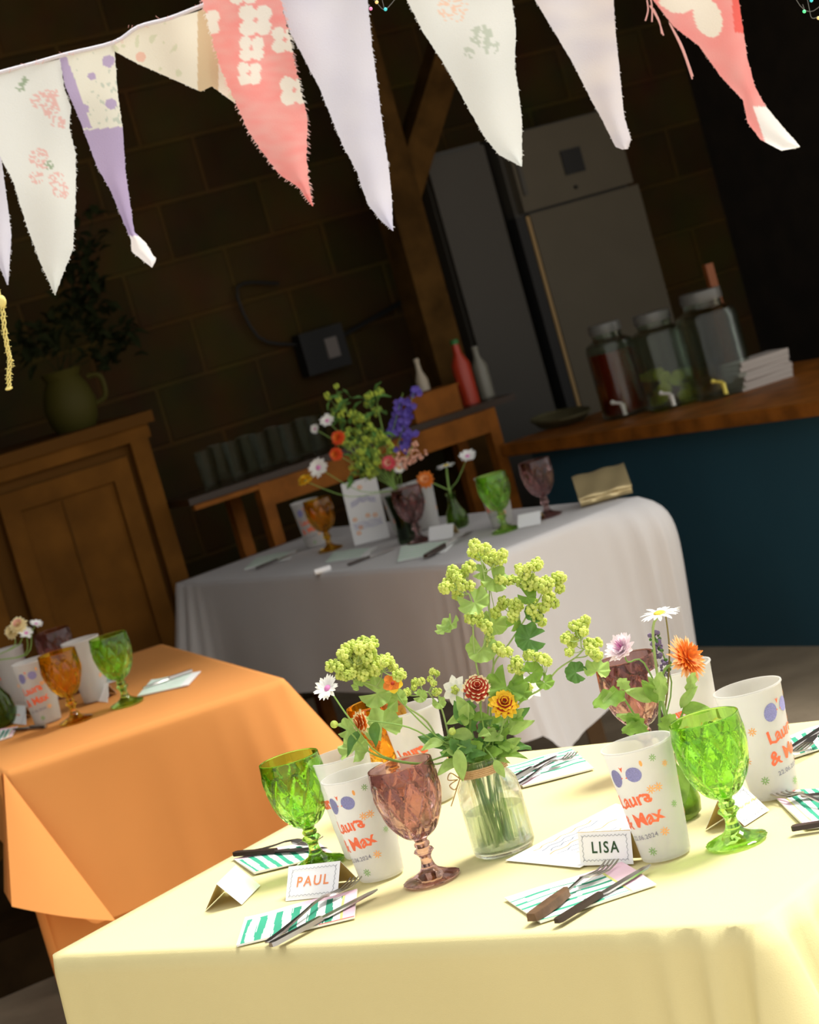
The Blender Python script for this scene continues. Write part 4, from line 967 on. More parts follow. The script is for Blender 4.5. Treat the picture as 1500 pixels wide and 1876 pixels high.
# ---- white table flowers
WY = VW.y
def wd_(px, py, dy=0): return D(px, py, WY + dy)
wb = (VW.x, VW.y, .765); wn_ = (VW.x, VW.y, VW.z + .108)
flower('ranunc', 'orange_zinnia', wd_(779, 879), (-.1, -.9, .3), [wb, wn_, wd_(815, 895)], 'orange zinnia leaning left from the small vase on the white table', 1.35, seed=31, stem_r=.002)
flower('daisy', 'white_daisy', wd_(817, 853), (0, -.15, 1), [wb, wn_, wd_(820, 880)], 'flat white daisy above the small vase on the white table', 1.3, seed=32, stem_r=.003)
flower('pinkdaisy', 'white_daisy', wd_(856, 836), (.1, -.55, .7), [wb, wn_, wd_(838, 880)], 'pale pink daisy on a thin stem at the right of the small vase', 1.5, seed=33)
KY = VK.y
def kd(px, py, dy=0): return D(px, py, KY + dy)
kb = (VK.x, VK.y, .77); kn = (VK.x, VK.y, VK.z + .15)
flower('ranunc', 'rose', kd(712, 848, -.05), (-.2, -.9, .2), [kb, kn, kd(728, 880, -.03)], 'small rose red bloom low in the large bouquet', 1.1, seed=41, parts=[mrose, mpeach])
flower('ranunc', 'red_orange_bloom', kd(620, 802, -.05), (-.4, -.8, .3), [kb, kn, kd(680, 860, -.04)], 'red-orange bloom at the left of the large bouquet, upper of two', 1.15, seed=42, parts=[mat('red_orange', (.75, .09, .02), .6), morg])
flower('ranunc', 'red_orange_bloom', kd(616, 832, -.05), (-.4, -.8, .1), [kb, kn, kd(680, 870, -.04)], 'red-orange bloom at the left of the large bouquet, lower of two', 1.05, seed=43, parts=[mat('red_orange', (.75, .09, .02), .6), morg])
flower('pinkdaisy', 'white_bloom', kd(599, 771, -.03), (-.1, -.8, .5), [kb, kn, kd(670, 840, -.03)], 'creamy white bloom topmost at the left of the large bouquet', 1.25, seed=44)
flower('pinkdaisy', 'white_bloom', kd(577, 786, -.03), (-.5, -.6, .3), [kb, kn, kd(670, 845, -.03)], 'smaller creamy bloom at the far left of the large bouquet', .9, seed=45)
flower('pinkdaisy', 'yellow_centred_bloom', kd(583, 857, -.06), (-.3, -.8, .4), [kb, kn, kd(660, 900, -.05)], 'pale yellow-white bloom above the amber goblet', 1.7, seed=46)
flower('ranunc', 'yellow_bloom', kd(560, 881, -.06), (-.2, -.3, .9), [kb, kn, kd(640, 910, -.05)], 'flat yellow bloom hanging lowest at the left of the bouquet', 1.2, seed=47, parts=[myel2, myel2])
flower('daisy', 'white_bloom', kd(731, 857, -.05), (.1, -.9, .2), [kb, kn, kd(735, 885, -.03)], 'small white daisy beneath the rose red bloom', .75, seed=48)
base = Vector(kb); t = thing('astilbe_plume', base, 'peach pink feathery plume right of the rose red bloom', 'flower'); b = MB(); b.tube([base, kn, kd(735, 860, -.04), kd(757, 815, -.04)], .0016, 5); b.build('stem', mstem, t, off=base); b = MB(); rng = random.Random(9)
for k in range(90):
    s_ = rng.choice((0, 1, 2)); u = rng.random(); c = kd(730 + (30, 45, 5)[s_] * u + rng.uniform(-7, 7), 858 - (45, 28, 30)[s_] * u + rng.uniform(-6, 6), -.04 + rng.uniform(-.02, .02)); b.ball(c, rng.uniform(.003, .006), 0, 6, 4)
b.build('florets', mpeach, t, off=base)
for g, (x0, y0_, x1, y1, lab) in enumerate(((705, 860, 738, 720, 'violet delphinium spike, tallest at the right of the bouquet'), (720, 850, 760, 712, 'violet delphinium spike at the far right of the bouquet'), (722, 850, 752, 790, 'short violet delphinium spike above the peach plume'))):
    base = Vector(kb); t = thing('delphinium', base, lab, 'flower'); b = MB(); b.tube([base, kn, kd(x0, y0_, 0), kd(x1, y1, 0)], .0018, 5, r1=.001); b.build('stem', mstem, t, off=base); b = MB(); rng = random.Random(60 + g)
    for k in range(26):
        u = .45 + .55 * rng.random() if g < 2 else .4 + .6 * rng.random(); c = kd(x0 + (x1 - x0) * u + rng.uniform(-11, 11), y0_ + (y1 - y0_) * u + rng.uniform(-4, 4), rng.uniform(-.02, .02)); M = basis(c, (rng.uniform(-.8, .8), -1, rng.uniform(-.3, .6)), rng.random() * 6)
        for j in range(5): petal(b, M, 2 * PI * j / 5, .011, .009, .3, 0, 0, seg=3)
    b.build('florets', mviol, t, off=base)
rng = random.Random(77)
for g, (cx, cy, rx, ry, lab) in enumerate(((655, 790, 34, 40, 'dense yellow-green flower mass at the centre of the bouquet'), (690, 820, 30, 36, 'yellow-green flower mass right of the bouquet centre'), (620, 735, 26, 30, 'loose green stems rising at the left of the bouquet'), (690, 740, 22, 45, 'tall leafy green stem at the middle of the bouquet'), (672, 850, 30, 26, 'green flower mass low in the bouquet above the menu card'))):
    base = Vector(kb); t = thing('green_filler', base, lab, 'foliage', 'green fillers in the large bouquet'); b = MB(); b.tube([base, kn, kd((cx + 720) / 2, (cy + 870) / 2), kd(cx, cy, 0)], .0018, 5); fb = MB(); lb = MB()
    dens = 12 if g in (2, 3) else 46
    for k in range(dens):
        a = rng.random() * 6.3; r = math.sqrt(rng.random()); c = kd(cx + rx * r * math.cos(a), cy + ry * r * math.sin(a), rng.uniform(-.05, .04)); florets(fb, c, rng.uniform(.008, .013), rng, rng.choice((0, 0, 1)), n=7)
        if k % 3 == 0: b.tube([kd(cx, cy + ry * .5, 0), c], .0008, 4, smooth=False)
    for k in range(12):
        a = rng.random() * 6.3; c = kd(cx + rx * rng.uniform(-1, 1), cy + ry * rng.uniform(-1, 1) + 10, rng.uniform(-.03, .03)); leaf(lb, c, (rng.uniform(-1, 1), -.4, rng.uniform(-.3, 1)), .05, .018)
    b.build('stem', mstem, t, off=base); fo = fb.build('flower_clusters', [mat('olive_florets', (.50, .62, .08), .8, transl=.2), mat('dull_green_florets', (.24, .38, .06), .8, transl=.2)], t, off=base); fo['kind'] = 'stuff'; lo_ = lb.build('leaves', mleafs[2], t, off=base); lo_['kind'] = 'stuff'

# ---- orange table flowers
OY = VO.y
def od(px, py, dy=0): return D(px, py, OY + dy)
ob_ = (VO.x, VO.y, .77); on_ = (VO.x, VO.y, VO.z + .15)
flower('ranunc', 'cream_bloom', od(34, 1146), (0, -.7, .6), [ob_, on_, od(36, 1180)], 'cream peach bloom topmost in the vase on the orange table', 1.1, seed=51, parts=[mcream, mpeach])
flower('ranunc', 'cream_bloom', od(22, 1158, .01), (-.4, -.7, .3), [ob_, on_, od(25, 1185)], 'smaller cream bloom left in the vase on the orange table', .9, seed=52, parts=[mcream, mcream])
flower('pinkdaisy', 'white_bloom', od(66, 1143), (.4, -.3, .8), [ob_, on_, od(48, 1200), od(58, 1160)], 'white-pink daisy leaning right in the vase on the orange table', .95, seed=53)
flower('pinkdaisy', 'white_bloom', od(48, 1160, -.01), (.2, -.6, .6), [ob_, on_, od(44, 1200)], 'white bloom in the middle of the vase on the orange table', 1.0, seed=54)

# ------------------------------------------------------------------ bunting
BY = 2.72
mpen = mat('bunting_cotton', (.8, .8, .8), .9, bump=.35, bscale=700, transl=.30, attr='Col', spec=.1)
W1 = (.78, .81, .80); LAV = (.66, .66, .80); PK = (.90, .30, .29); PUR = (.48, .40, .62); GRN = (.35, .45, .33)
def hashn(x, y, s): return noise.noise(Vector((x * s, y * s, 3.3)))
def blot(x, y, c, r): return (x - c[0]) ** 2 + (y - c[1]) ** 2 < r * r * (1 + .6 * hashn(x, y, .09))
def clover(x, y, cx, cy, r=21):
    for dx, dy in ((-.68, -.55), (.68, -.5), (-.62, .7), (.62, .6)):
        if (x - cx - dx * r) ** 2 + (y - cy - dy * r) ** 2 < (r * .70) ** 2: return True
    return False
def mixc(a, b_, t): return tuple(p + (q - p) * t for p, q in zip(a, b_))
def pat_floral(x, y):
    c = W1
    for cx, cy, r in ((76, 180, 14), (92, 200, 12), (105, 225, 10), (72, 290, 13), (68, 325, 9), (105, 330, 11), (112, 350, 10), (100, 175, 8)):
        if blot(x, y, (cx, cy), r * 1.4) and hashn(x, y, .22) > -.02: c = mixc((.80, .36, .34), W1, .35)
    for cx, cy in ((47, 148), (90, 302), (38, 160)):
        if blot(x, y, (cx, cy), 8) and hashn(x, y, .2) > 0: c = GRN
    return c
def pat_purple(x, y):
    if y > 432: return (.93, .91, .93)
    if y > 238 - (x - 160) * .1: return PUR
    if x < 112 + (y - 110) * .36 + 12 and y < 235: return PUR
    for cx, cy in ((198, 112), (203, 190), (155, 200), (168, 140)):
        if blot(x, y, (cx, cy), 11 if cx > 190 else 8): return PUR
    if hashn(x, y, .12) > .45: return mixc(GRN, W1, .5)
    return (.80, .80, .72)
def pat_cream(x, y):
    if 362 < x < 400: return (.66, .52, .34)
    if blot(x, y, (258, 104), 9): return (.85, .55, .45)
    if hashn(x, y, .07) > .45: return (.70, .72, .55)
    return (.84, .81, .70)
def pat_pink(x, y):
    for cx, cy, r in ((461, 88, 17), (457, 134, 16), (468, 36, 22), (540, 165, 20), (522, 72, 18), (378, 40, 18), (445, -20, 20)):
        if clover(x, y, cx, cy, r): return (.86, .82, .76)
    return mixc(PK, (.85, .45, .43), .5 + .5 * hashn(x * .4, y, .08))
def pat_lav(x, y): return mixc(LAV, (.74, .74, .84), .5 + .5 * hashn(x, y, .02))
def pat_leaf(x, y):
    if blot(x, y, (882, 65), 20) and hashn(x, y, .12) > -.05: return mixc(GRN, W1, .45)
    if blot(x, y, (900, 85), 15) and hashn(x, y, .15) > 0: return mixc(GRN, W1, .5)
    if blot(x, y, (858, 98), 12) and hashn(x, y, .15) > 0: return mixc(GRN, W1, .5)
    if blot(x, y, (830, 15), 26) and hashn(x, y, .2) > .12: return (.86, .62, .50)
    return W1
def pat_grey(x, y): return mixc((.66, .64, .72), (.82, .78, .78), .5 + .6 * hashn(x * .5, y, .03))
def pat_pink2(x, y):
    if ((x - 1245) / 40) ** 2 + ((y + 8) / 32) ** 2 < 1 or ((x - 1290 - y * .2) / 26) ** 2 + ((y - 32) / 36) ** 2 < 1: return (.88, .82, .72)
    if x > 1340 + y * .1 and y < 60: return (.85, .16, .14)
    if x > 1405 - (270 - y) * .35 and y > 195: return (.95, .93, .91)
    return mixc(PK, (.88, .42, .40), .5 + .5 * hashn(x, y, .03))
def interp(pl, t):
    n = len(pl) - 1; k = min(int(t * n), n - 1); f = t * n - k; return (pl[k][0] + (pl[k + 1][0] - pl[k][0]) * f, pl[k][1] + (pl[k + 1][1] - pl[k][1]) * f)
def resample(pl, n):
    L = [0]
    for a, c in zip(pl, pl[1:]): L.append(L[-1] + math.hypot(c[0] - a[0], c[1] - a[1]))
    out = []; k = 0
    for i in range(n + 1):
        s = L[-1] * i / n
        while k < len(pl) - 2 and L[k + 1] < s: k += 1
        f = (s - L[k]) / max(1e-6, L[k + 1] - L[k]); out.append((pl[k][0] + (pl[k + 1][0] - pl[k][0]) * f, pl[k][1] + (pl[k + 1][1] - pl[k][1]) * f))
    return out
bunt_o = D(750, -120, BY)
bunt = thing('fabric_bunting', bunt_o, 'string of torn cotton pennants, white, lavender and pink, hanging overhead', 'bunting')
def pennant(Lf, Rt, pat, label, dy=0, fray=0, seed=0, curl=0, dirs=None):
    NR = 130; NC = 44; Ls, Rs = resample(Lf, NR), resample(Rt, NR); b = MB(); vs = []; cols = []; rng = random.Random(seed)
    for i in range(NR + 1):
        jl, jr = rng.uniform(-1, 1) * (.6 + fray * 1.2), rng.uniform(-1, 1) * (.6 + fray * 1.2)
        for j in range(NC + 1):
            t = j / NC; x = Ls[i][0] * (1 - t) + Rs[i][0] * t; y = Ls[i][1] * (1 - t) + Rs[i][1] * t
            if j == 0: x += jl
            if j == NC: x += jr
            wv = .010 * noise.noise(Vector((x * .008 + seed, y * .006, seed))) + .003 * math.sin(x * .05 + seed) + .018 * math.sin(PI * t) * (i / NR) * .4 - curl * (i / NR) ** 6
            vs.append(D(x, y, BY + dy + wv)); cols.append(pat(x, y))
    S = NC + 1; fs = [(i * S + j, i * S + j + 1, (i + 1) * S + j + 1, (i + 1) * S + j) for i in range(NR) for j in range(NC)]
    b.add(vs, fs)
    def strand(p0, p1, w_, col):
        o = len(b.v); md = (p0 + p1) / 2 + Vector((rng.uniform(-1, 1), rng.uniform(-1, 1), rng.uniform(-1, 1))) * .0006
        sd_ = (p1 - p0).cross(Vector((0, 1, 0))).normalized() * w_
        b.v += [tuple(p0 - sd_), tuple(p0 + sd_), tuple(md + sd_), tuple(md - sd_), tuple(p1)]; b.f += [(o, o + 1, o + 2, o + 3), (o + 3, o + 2, o + 4)]; b.m += [0, 0]; cols.extend([col] * 5)
    nst = int(60 + 240 * fray)
    for k in range(nst):
        i = rng.randrange(4, NR - 1); side = rng.random() < .55; e = (i * S) if side else (i * S + NC); c = cols[e]; p0 = Vector(b.v[e]); ln = rng.uniform(.0008, .0022) * (1 + 1.2 * fray)
        dv = (-RT if side else RT) * ln * .8 - Vector((0, 0, 1)) * ln * rng.uniform(.2, 1.0); strand(p0, p0 + dv, .0003, mixc(c, (.9, .88, .85), .4))
    o = b.build('pennant', mpen, bunt, off=bunt_o, angle=180, cols=cols)
    o['label'] = label; return o
pennant([(-90, 150), (-60, 300), (-20, 440), (13, 522)], [(-8, 150), (0, 274), (8, 330), (21, 430), (15, 522)], pat_lav, 'lavender pennant at the left frame edge', dy=.02, seed=1)
pennant([(-70, 152), (-40, 210), (-20, 250), (2, 290), (23, 330), (51, 420), (76, 486), (100, 540)], [(110, 108), (119, 167), (130, 197), (127, 233), (139, 284), (139, 354), (134, 456), (114, 506), (101, 541)], pat_floral, 'white pennant with faded red flowers', fray=.25, seed=2)
pennant([(108, 107), (119, 157), (147, 223), (177, 304), (203, 350), (223, 400), (240, 440), (241, 461), (250, 468), (278, 490)], [(209, 80), (215, 167), (225, 238), (230, 314), (238, 370), (246, 425), (268, 446), (286, 476), (279, 490)], pat_purple, 'narrow pennant, white with purple sprigs above plain purple', dy=.006, seed=3)
pennant([(204, 80), (253, 52), (310, 36), (365, 20), (392, 8), (415, 0)], [(206, 92), (255, 118), (305, 140), (368, 168), (388, 158), (431, 190)], pat_cream, 'cream flowered pennant twisted over on itself', dy=.012, seed=4)
pennant([(362, -30), (372, 8), (390, 76), (405, 127), (431, 187), (451, 233), (476, 274), (512, 319), (547, 344), (572, 378)], [(505, -45), (512, -5), (527, 51), (542, 127), (562, 213), (562, 284), (565, 334), (573, 378)], pat_pink, 'frayed pink pennant with white clover blossoms', dy=-.008, fray=1, seed=5)
pennant([(500, -50), (505, -20), (532, 61), (583, 157), (608, 218), (628, 268), (653, 314), (674, 375), (694, 400), (719, 423)], [(668, -90), (672, -20), (681, 81), (691, 152), (702, 243), (712, 304), (717, 355), (720, 423)], pat_lav, 'long plain lavender-white pennant right of the clover one', fray=.2, seed=6)
pennant([(722, -70), (735, -30), (745, 0), (775, 59), (820, 128), (860, 203), (887, 251), (913, 283), (954, 305)], [(920, -110), (930, -30), (937, 0), (945, 53), (943, 123), (951, 176), (956, 224), (956, 305)], pat_leaf, 'broad white pennant with faint green leaves', fray=.1, seed=7)
pennant([(940, -90), (965, -30), (980, 0), (1015, 59), (1047, 112), (1079, 176), (1105, 224), (1127, 269), (1140, 274)], [(1116, -130), (1122, -30), (1124, 0), (1127, 53), (1135, 133), (1143, 213), (1156, 256), (1150, 273)], pat_grey, 'greyish lilac pennant with a blunt tip', dy=-.01, seed=8)
pennant([(1150, -100), (1180, -30), (1196, 0), (1233, 48), (1281, 85), (1319, 139), (1361, 184), (1369, 224), (1393, 256), (1431, 276), (1464, 270)], [(1345, -160), (1350, -30), (1353, 0), (1361, 53), (1369, 107), (1383, 160), (1404, 197), (1431, 229), (1465, 268)], pat_pink2, 'pink and cream pennant with a curled white tip at the right', dy=-.05, seed=9, curl=.03)
b = MB(); cp = [(-80, 158), (0, 133), (60, 117), (120, 100), (209, 78), (253, 50), (310, 34), (372, 10), (440, -14), (560, -55), (720, -95), (940, -125), (1150, -150), (1400, -190)]
b.tube([D(x, y, BY + .002) for x, y in cp], .0024, 7); o = b.build('cord', mat('cord_cotton', (.62, .60, .66), .9, bump=.5, bscale=300), bunt, off=bunt_o)
b = MB(); rng = random.Random(4)
for x, y in cp[1:9]:
    for k in range(4): p = D(x + rng.uniform(-20, 20), y + 1, BY - .002); b.tube([p, p + Vector((rng.uniform(-.006, .006), -.003, rng.uniform(.001, .005)))], .00022, 4, smooth=False)
for (x0, y0_, x1, y1) in ((1187, -20, 1194, 40), (1190, 10, 1215, 65), (1196, 15, 1212, 62), (1226, 42, 1268, 145), (1228, 45, 1262, 120), (1230, 50, 1269, 140), (1185, 0, 1182, 38)):
    p0, p1 = D(x0, y0_, BY - .05), D(x1, y1, BY - .05); b.tube([p0, (p0 + p1) / 2 + RT * .002, p1], .0008, 5)
b.build('loose_threads', mat('pink_thread', (.75, .40, .38), .9), bunt, off=bunt_o)['kind'] = 'stuff'
# yellow rag twine hanging at the left edge
b = MB(); p = [D(x, y, BY) for x, y in ((-6, 530), (4, 560), (8, 600), (14, 640), (18, 660), (16, 690), (17, 711))]; o0 = p[0]
for k in range(3): b.tube([q + Vector((math.sin(i * 1.1 + k * 2.1) * .0022, math.cos(i * 1.1 + k * 2.1) * .0016, 0)) for i, q in enumerate(spline(p, 5))], .0008, 5, smooth=False)
rng = random.Random(8)
for k in range(160):
    q = spline(p, 8)[rng.randrange(0, 48)]; b.tube([q, q + Vector((rng.uniform(-.005, .005), rng.uniform(-.002, .002), rng.uniform(-.004, .002)))], .0003, 3, smooth=False)
b.ball(D(16, 712, BY), .003, 0, 8, 6, (1.4, 1, .6)); b.ball(D(3, 552, BY), .004, 0, 8, 6, (1.3, 1, 1.8))
tag(b.build('frayed_yellow_twine', mat('yellow_twine', (.72, .62, .22), .9), None, off=o0), 'frayed yellow twine hanging below the leftmost pennants', 'twine')
# yellow petal tip poking in at the left edge
# fairy lights
def fairy(label, wires, bulbs, y=3.0):
    o0 = D(*wires[0][0], y); t = thing('fairy_lights', o0, label, 'fairy lights'); b = MB()
    for wpts in wires: b.tube([D(a, c, y) for a, c in wpts], .0006, 4)
    b.build('wire', mat('thin_silver_wire', (.12, .12, .11), .4), t, off=o0)
    for k, (x, yy, col) in enumerate(bulbs):
        m = mat('bulb_' + col, {'teal': (.05, .55, .60), 'green': (.1, .8, .3), 'amber': (.8, .55, .2), 'pink': (.7, .2, .4)}[col], .2)
        bs = m.node_tree.nodes['Principled BSDF']; bs.inputs['Emission Color'].default_value = bs.inputs['Base Color'].default_value; bs.inputs['Emission Strength'].default_value = .6
        b = MB(); b.ball(D(x, yy, y), .0022, 0, 8, 6); b.build('bulb', m, t, off=o0)
fairy('short loop of fairy lights at the right top corner', [[(1440, -40), (1465, 10), (1490, 20), (1520, -10)], [(1475, -20), (1482, 15), (1487, 33), (1500, 30)], [(1470, 8), (1474, 20)]], [(1486, 1, 'teal'), (1473, 21, 'green'), (1499, 33, 'amber'), (1462, -5, 'amber')])
fairy('fairy lights peeping out between lavender and leaf-patterned pennants', [[(660, -30), (690, 5), (706, 17), (730, -10)], [(700, 0), (704, 16)]], [(706, 17, 'teal'), (679, 16, 'pink'), (690, 4, 'amber')])

# ------------------------------------------------------------------ background furniture
mcup_w = mat('cupboard_pine', (.165, .066, .010), .75, spec=.08, bump=.2, bscale=20, noisecol=.35, nscale=6); mcup_d = mat('cupboard_dark_edge', (.10, .042, .008), .8, spec=.08)
VC = 4.85
uc1, zc1 = on_v(255, 765, VC); uc0, _ = on_v(13, 933, VC); _, zct = on_v(253, 757, VC)
uc1b = uc1
c = room(uc1 - .62, VC + .26); WC = 1.24
t = thing('pine_cupboard', c, 'low brown wooden cupboard with panelled doors against the block wall', 'cupboard', rz=ANG)
b = MB(); b.box((0, 0, (zct - .04) / 2), (WC, .5, zct - .04)); b.build('carcass', mcup_d, t, smooth=False)
b = MB(); b.box((0, -.01, zct - .02), (WC + .07, .58, .04)); b.build('top', mcup_d, t, smooth=False)
b = MB(); b.box((0, -.265, zct - .065), (WC + .03, .03, .05)); b.build('cornice', mcup_w, t, smooth=False)
dh = zct - .22
for k, x in enumerate((-.31, .27)):
    dw = .50
    b = MB(); b.box((x, -.262, dh / 2 + .09), (dw, .022, dh)); dd = b.build('door', mcup_w, t, smooth=False)
    b = MB()
    for sx in (-1, 1): b.box((x + sx * (dw / 2 - .035), -.28, dh / 2 + .09), (.07, .018, dh))
    for zc_ in (.12, dh + .055): b.box((x, -.28, zc_), (dw - .14, .018, .07))
    b.build('door_frame', mcup_w, dd, smooth=False)
    b = MB(); b.box((x - .02, -.275, dh / 2 + .09), (.006, .006, dh - .16)); b.build('panel_groove', mcup_d, dd, smooth=False)
    b = MB(); b.lathe([(.0005, 0), (.008, 0), (.007, .015), (.018, .022), (.018, .03), (.0005, .034)], 16, M=Matrix.Translation((x + (-.20 if k else .2), -.29, dh * .55)) @ Matrix.Rotation(PI / 2, 4, 'X')); b.build('knob', mblk, dd)
for sx in (-1, 1):
    b = MB(); b.box((sx * (WC / 2 - .035), -.268, (zct - .09) / 2), (.07, .03, zct - .09)); b.build('side_frame', mcup_w, t, smooth=False)
# low timber platform in the gloom behind the orange table
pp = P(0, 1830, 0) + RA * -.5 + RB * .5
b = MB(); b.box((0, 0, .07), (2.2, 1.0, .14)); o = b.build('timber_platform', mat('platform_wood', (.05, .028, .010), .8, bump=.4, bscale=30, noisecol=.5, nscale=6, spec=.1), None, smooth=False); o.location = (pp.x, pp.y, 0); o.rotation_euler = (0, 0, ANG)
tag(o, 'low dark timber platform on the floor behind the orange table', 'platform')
# mustard jug with dark branches on the cupboard
jp = Q(133, 758, VC + .2); jp.z = zct
t = thing('mustard_jug', jp, 'dull mustard yellow jug standing on the wooden cupboard', 'jug'); b = MB()
b.lathe([(.0005, 0), (.07, 0), (.085, .03), (.095, .09), (.08, .15), (.06, .185), (.075, .215), (.07, .215), (.056, .185), (.074, .15), (.088, .09), (.078, .03), (.0005, .01)], 30); b.build('jug_body', mat('mustard_glaze', (.055, .048, .008), .6, spec=.15), t)
b = MB(); b.tube([(.085, 0, .17), (.13, 0, .16), (.13, 0, .09), (.09, 0, .07)], .009, 8); b.build('handle', mat('mustard_glaze', (.1, .1, .1)), t)
rng = random.Random(12)
for g in range(7):
    base = jp + Vector((rng.uniform(-.03, .03), rng.uniform(-.03, .03), .03)); 
    px, py = ((40, 610), (95, 560), (150, 470), (185, 520), (235, 620), (170, 400), (205, 590))[g]; tip = Q(px, py, VC + .15)
    t = thing('dark_branch', base, 'dark dried leafy branch ' + ('reaching far left', 'leaning left', 'rising tall in the middle', 'just right of the tallest', 'drooping to the right', 'topmost of all', 'leaning right')[g] + ' from the mustard jug', 'branch', 'dark branches in the mustard jug')
    md = (base + tip) / 2 + Vector((0, 0, .08)); b = MB(); b.tube([base, base + Vector((0, 0, .15)), md, tip], .003, 5, r1=.0015); b.build('stem', mdkg, t, off=base)
    b = MB()
    for k in range(36):
        u = rng.random() ** .7; p = md.lerp(tip, u) + Vector((rng.uniform(-.05, .05), rng.uniform(-.04, .04), rng.uniform(-.06, .05))); leaf(b, p, (rng.uniform(-1, 1), rng.uniform(-.5, .5), rng.uniform(-.6, .8)), .06, .032, droop=.2)
    b.build('leaves', mdkg, t, off=base)
# wall-mounted grey box with cable
wp = Q(583, 643, 5.58)
t = thing('socket_box', wp, 'dark wall box with a pale label on the block wall left of timber post', 'box', rz=ANG)
b = MB(); b.box((0, -.03, 0), (.20, .06, .17)); b.build('box', mblk, t, smooth=False)
b = MB(); b.box((.03, -.064, -.0), (.055, .008, .08)); b.build('label_plate', mat('pale_plate', (.16, .14, .13), .6), t, smooth=False)
b = MB(); b.tube([(.1, -.02, .03), (.26, -.015, .06), (.46, -.015, .10)], .010, 6); b.build('cable', mblk, t)
b = MB(); b.tube([(-.1, -.02, .3), (-.28, -.015, .33), (-.25, -.015, .12), (-.1, -.02, .05)], .006, 6); b.build('loop_cable', mblk, t)

# sideboard
VS = 4.70
us0, zs0 = on_v(484, 893, VS); us1, zs1 = on_v(893, 738, VS); zsb = (zs0 + zs1) / 2
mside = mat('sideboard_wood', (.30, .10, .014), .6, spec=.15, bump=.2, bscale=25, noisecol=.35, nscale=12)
c = room((us0 + us1) / 2, VS + .22)
t = thing('side_table', c, 'orange-brown wooden side table with square legs, behind the white table', 'table', rz=ANG); WS = us1 - us0
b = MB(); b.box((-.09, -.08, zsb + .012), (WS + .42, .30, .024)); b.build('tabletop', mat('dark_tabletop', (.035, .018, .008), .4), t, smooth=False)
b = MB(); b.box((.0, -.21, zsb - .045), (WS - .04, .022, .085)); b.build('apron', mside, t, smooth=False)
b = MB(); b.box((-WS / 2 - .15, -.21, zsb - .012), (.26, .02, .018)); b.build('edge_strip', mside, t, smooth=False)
for sx in (-1, 1):
    for sy in (-1, 1):
        b = MB(); b.box((sx * (WS / 2 - .0), -.075 + sy * .125, zsb / 2), (.045, .045, zsb)); b.build('leg', mside, t, smooth=False)
ZT = zsb + .024
def onside(px, py, dv=.2): 
    q = Q(px, py, VS + dv); q.z = ZT; return q
# clear drinking glasses on the side table
mclr = glass('tumbler_glass', (.9, .93, .9), .02, 1.45, thin=.82)
t0 = None; k = 0
for (px, dv, lab) in ((362, .06, 'leftmost at the front'), (388, .30, 'second from the left, behind'), (412, .08, 'with a bright glint, front row'), (440, .30, 'behind the bright one'), (462, .08, 'middle of the front row'), (490, .30, 'middle of the back row'), (512, .08, 'right part of the front row'), (540, .30, 'rightmost of the back row'), (560, .08, 'rightmost at the front')):
    q = Q(px + 30, 900 - (px - 360) * .36, VS + min(dv, .22)); q.z = ZT
    lb = 'clear drinking glass on the side table, ' + lab
    if t0 is None:
        t0 = thing('drinking_glass', q, lb, 'glass', 'clear glasses on the side table'); b = MB(); b.lathe([(.0005, 0), (.028, 0), (.030, .004), (.037, .14), (.0355, .14), (.028, .012), (.0005, .01)], 28); b.build('glass_body', mclr, t0)
    else: dup(t0, q, 0, lb)
# bottles and pots on the right part
def bottle(px, py, col, label, h=.24, r=.032, dv=.2, capc=None, name='bottle'):
    q = onside(px, py, dv); t = thing(name, q, label, 'bottle'); b = MB(); b.lathe([(.0005, 0), (r, 0), (r, h * .62), (r * .45, h * .78), (r * .38, h * .93), (.0005, h * .93)], 24); b.build('bottle_body', mat('bottle_' + label[:12], col, .35), t)
    b = MB(); b.lathe([(.0005, h * .93), (r * .45, h * .93), (r * .45, h), (.0005, h)], 16); b.build('cap', mat('cap_' + label[:12], capc or col, .5), t)
bottle(862, 735, (.40, .035, .012), 'red plastic bottle with a green cap on the side table', .25, .036, .14, (.02, .15, .03))
bottle(892, 722, (.20, .19, .15), 'pale glass bottle right of the red bottle', .20, .030, .20)
bottle(790, 760, (.45, .38, .28), 'cream bottle standing among the delphiniums at the back', .22, .024, .22)
q = Q(800, 795, VS + .1); q.z = ZT; t = thing('wooden_box', q, 'small orange-brown wooden box on the side table', 'box', rz=ANG + .0); b = MB(); b.box((0, 0, .045), (.21, .12, .09)); b.build('box', mside, t, smooth=False); b = MB(); b.box((0, 0, .094), (.22, .13, .008)); b.build('lid', mside, t, smooth=False)

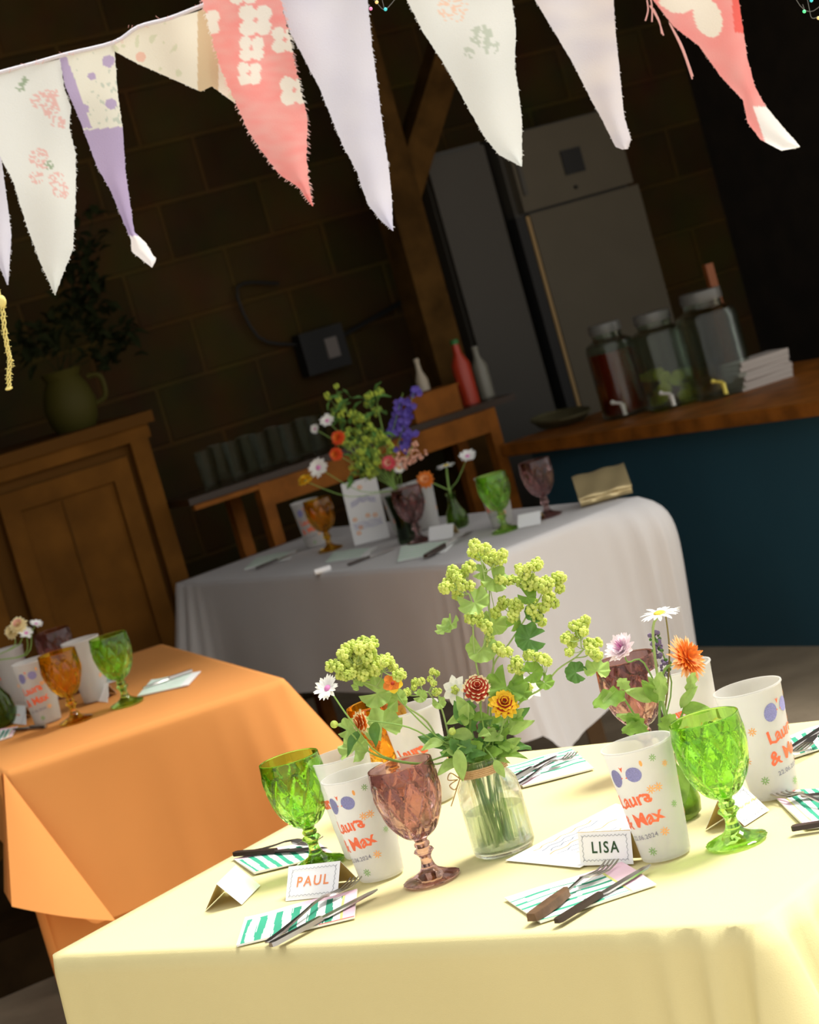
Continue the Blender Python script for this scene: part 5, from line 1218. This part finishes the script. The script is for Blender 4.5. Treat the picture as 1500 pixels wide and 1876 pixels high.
# drink dispensers on the bar
def dispenser(px, py, label, liquid, R=.10, H=.30, tapcol=(.75, .72, .65), square=False):
    q = P(px, py, ZB); t = thing('drink_dispenser', q, label, 'dispenser', 'drink dispensers on the bar'); b = MB()
    pr = [(.0005, 0), (R * .9, 0), (R, .01), (R, H * .74), (R * .93, H * .80), (R * .62, H * .84), (R * .62, H * .90), (R * .58, H * .90), (R * .57, H * .84), (R * .88, H * .79), (R - .005, H * .73), (R - .005, .014), (.0005, .012)]
    b.lathe(pr, 44, rf=(lambda k, a, r, z: r * (1 + .10 * (abs(math.sin(2 * a)) - .5))) if square else None); b.build('jar_body', glass('dispenser_glass', (.80, .86, .80), .03, 1.45, thin=.5), t)
    b = MB(); b.lathe([(.0005, H * .90), (R * .66, H * .90), (R * .68, H * .93), (R * .66, H), (.0005, H)], 30); b.build('lid', mat('dispenser_lid', (.13, .13, .12), .3), t)
    if liquid:
        b = MB(); fr_ = .70; b.lathe([(.0005, .014), (R - .008, .016), (R - .008, H * fr_), (.0005, H * fr_)], 30); b.build('drink', liquid, t)
    b = MB(); d = Vector((0, -1, 0)); p0 = Vector((-.02, -R, .045)); b.tube([p0 + Vector((0, .01, 0)), p0 + Vector((-.002, -.03, 0))], .008, 8, smooth=False); b.tube([p0 + Vector((0, -.03, .008)), p0 + Vector((.0, -.034, -.032))], .008, 8, smooth=False); b.tube([p0 + Vector((-.0, -.028, .01)), p0 + Vector((-.028, -.03, .020))], .0055, 6, smooth=False); b.ball(p0 + Vector((-.032, -.03, .022)), .009)
    b.build('tap', mat('tap_' + label[:9], tapcol, .15, metal=.3), t)
    return t
mred = mat('red_cordial', (.16, .012, .004), .1)
dispenser(1150, 760, 'red drink in a lidded glass dispenser, leftmost on the bar', mred, .088, .34)
dispenser(1237, 743, 'clear square glass dispenser with citrus slices, middle of the bar row', None, .10, .34, square=True)
dispenser(1330, 722, 'large clear glass dispenser, rightmost of the row on the bar', None, .11, .37, (.80, .65, .12), square=True)
q = P(1237, 743, ZB)
for k in range(9):
    rr = random.Random(k); b = MB(); p = q + Vector((rr.uniform(-.05, .06), rr.uniform(-.05, .03), .025 + .012 * k)); M = basis(p, (rr.uniform(-1, 1), -.8, rr.uniform(-.6, .9))); b.lathe([(.0005, -.003), (.022, -.003), (.024, 0), (.022, .003), (.0005, .003)], 16, M=M)
    tag(b.build('citrus_slice', mat('citrus', (.50, .50, .07), .5), None, off=p), 'yellow-green citrus slice inside the middle dispenser', 'fruit', 'citrus slices in the dispenser')
# paper stack on the bar
q = P(1392, 705, ZB)
for k in range(6):
    b = MB(); b.box((0, 0, 0), (.20, .13, .016), rz=0); o = b.build('paper_stack', mat('stack_paper', (.42, .37, .33), .7), None, smooth=False); o.location = q + Vector((.003 * (k % 3), .004 * (k % 2), .009 + .0165 * k)); o.rotation_euler = (0, 0, .3 + .06 * (k % 3))
    tag(o, 'bundle of pale paper napkins beside the right dispenser, ' + ('lowest', 'second lowest', 'third from bottom', 'third from top', 'second from top', 'topmost')[k] + ' of the stack', 'napkins', 'napkin bundles stacked on the bar'); o.name = 'napkin_bundle'
# wooden bottle / paddle behind dispensers
q = P(1275, 640, ZB + .02); q = P(1262, 712, ZB)
b = MB(); b.box((0, 0, .22), (.035, .02, .44)); o = b.build('wooden_paddle', mat('paddle_wood', (.22, .06, .012), .5), None, smooth=False); o.location = room(3.75, 4.42, ZB); o.location = P(1268, 728, ZB) + RA * .22 ; o.rotation_euler = (0, 0, ANG)
tag(o, 'upright orange-brown wooden paddle behind the glass dispensers', 'paddle')
# woven tray of dried grass
q = P(1030, 775, ZB); t = thing('woven_tray', q, 'shallow woven tray lying at the left end of the bar', 'tray', rz=ANG + 1.2); b = MB(); b.lathe([(.0005, .004), (.13, .004), (.17, .03), (.175, .03), (.135, 0), (.0005, 0)], 36, M=Matrix.Diagonal((1.35, .6, 1, 1))); mw = mat('woven_straw', (.11, .095, .04), .8, bump=1, bscale=60); b.build('tray', mw, t)
b = MB(); b.lathe([(.168, .028), (.176, .028), (.176, .036), (.168, .036), (.168, .028)], 36, M=Matrix.Diagonal((1.35, .6, 1, 1))); b.build('rim', mw, t)
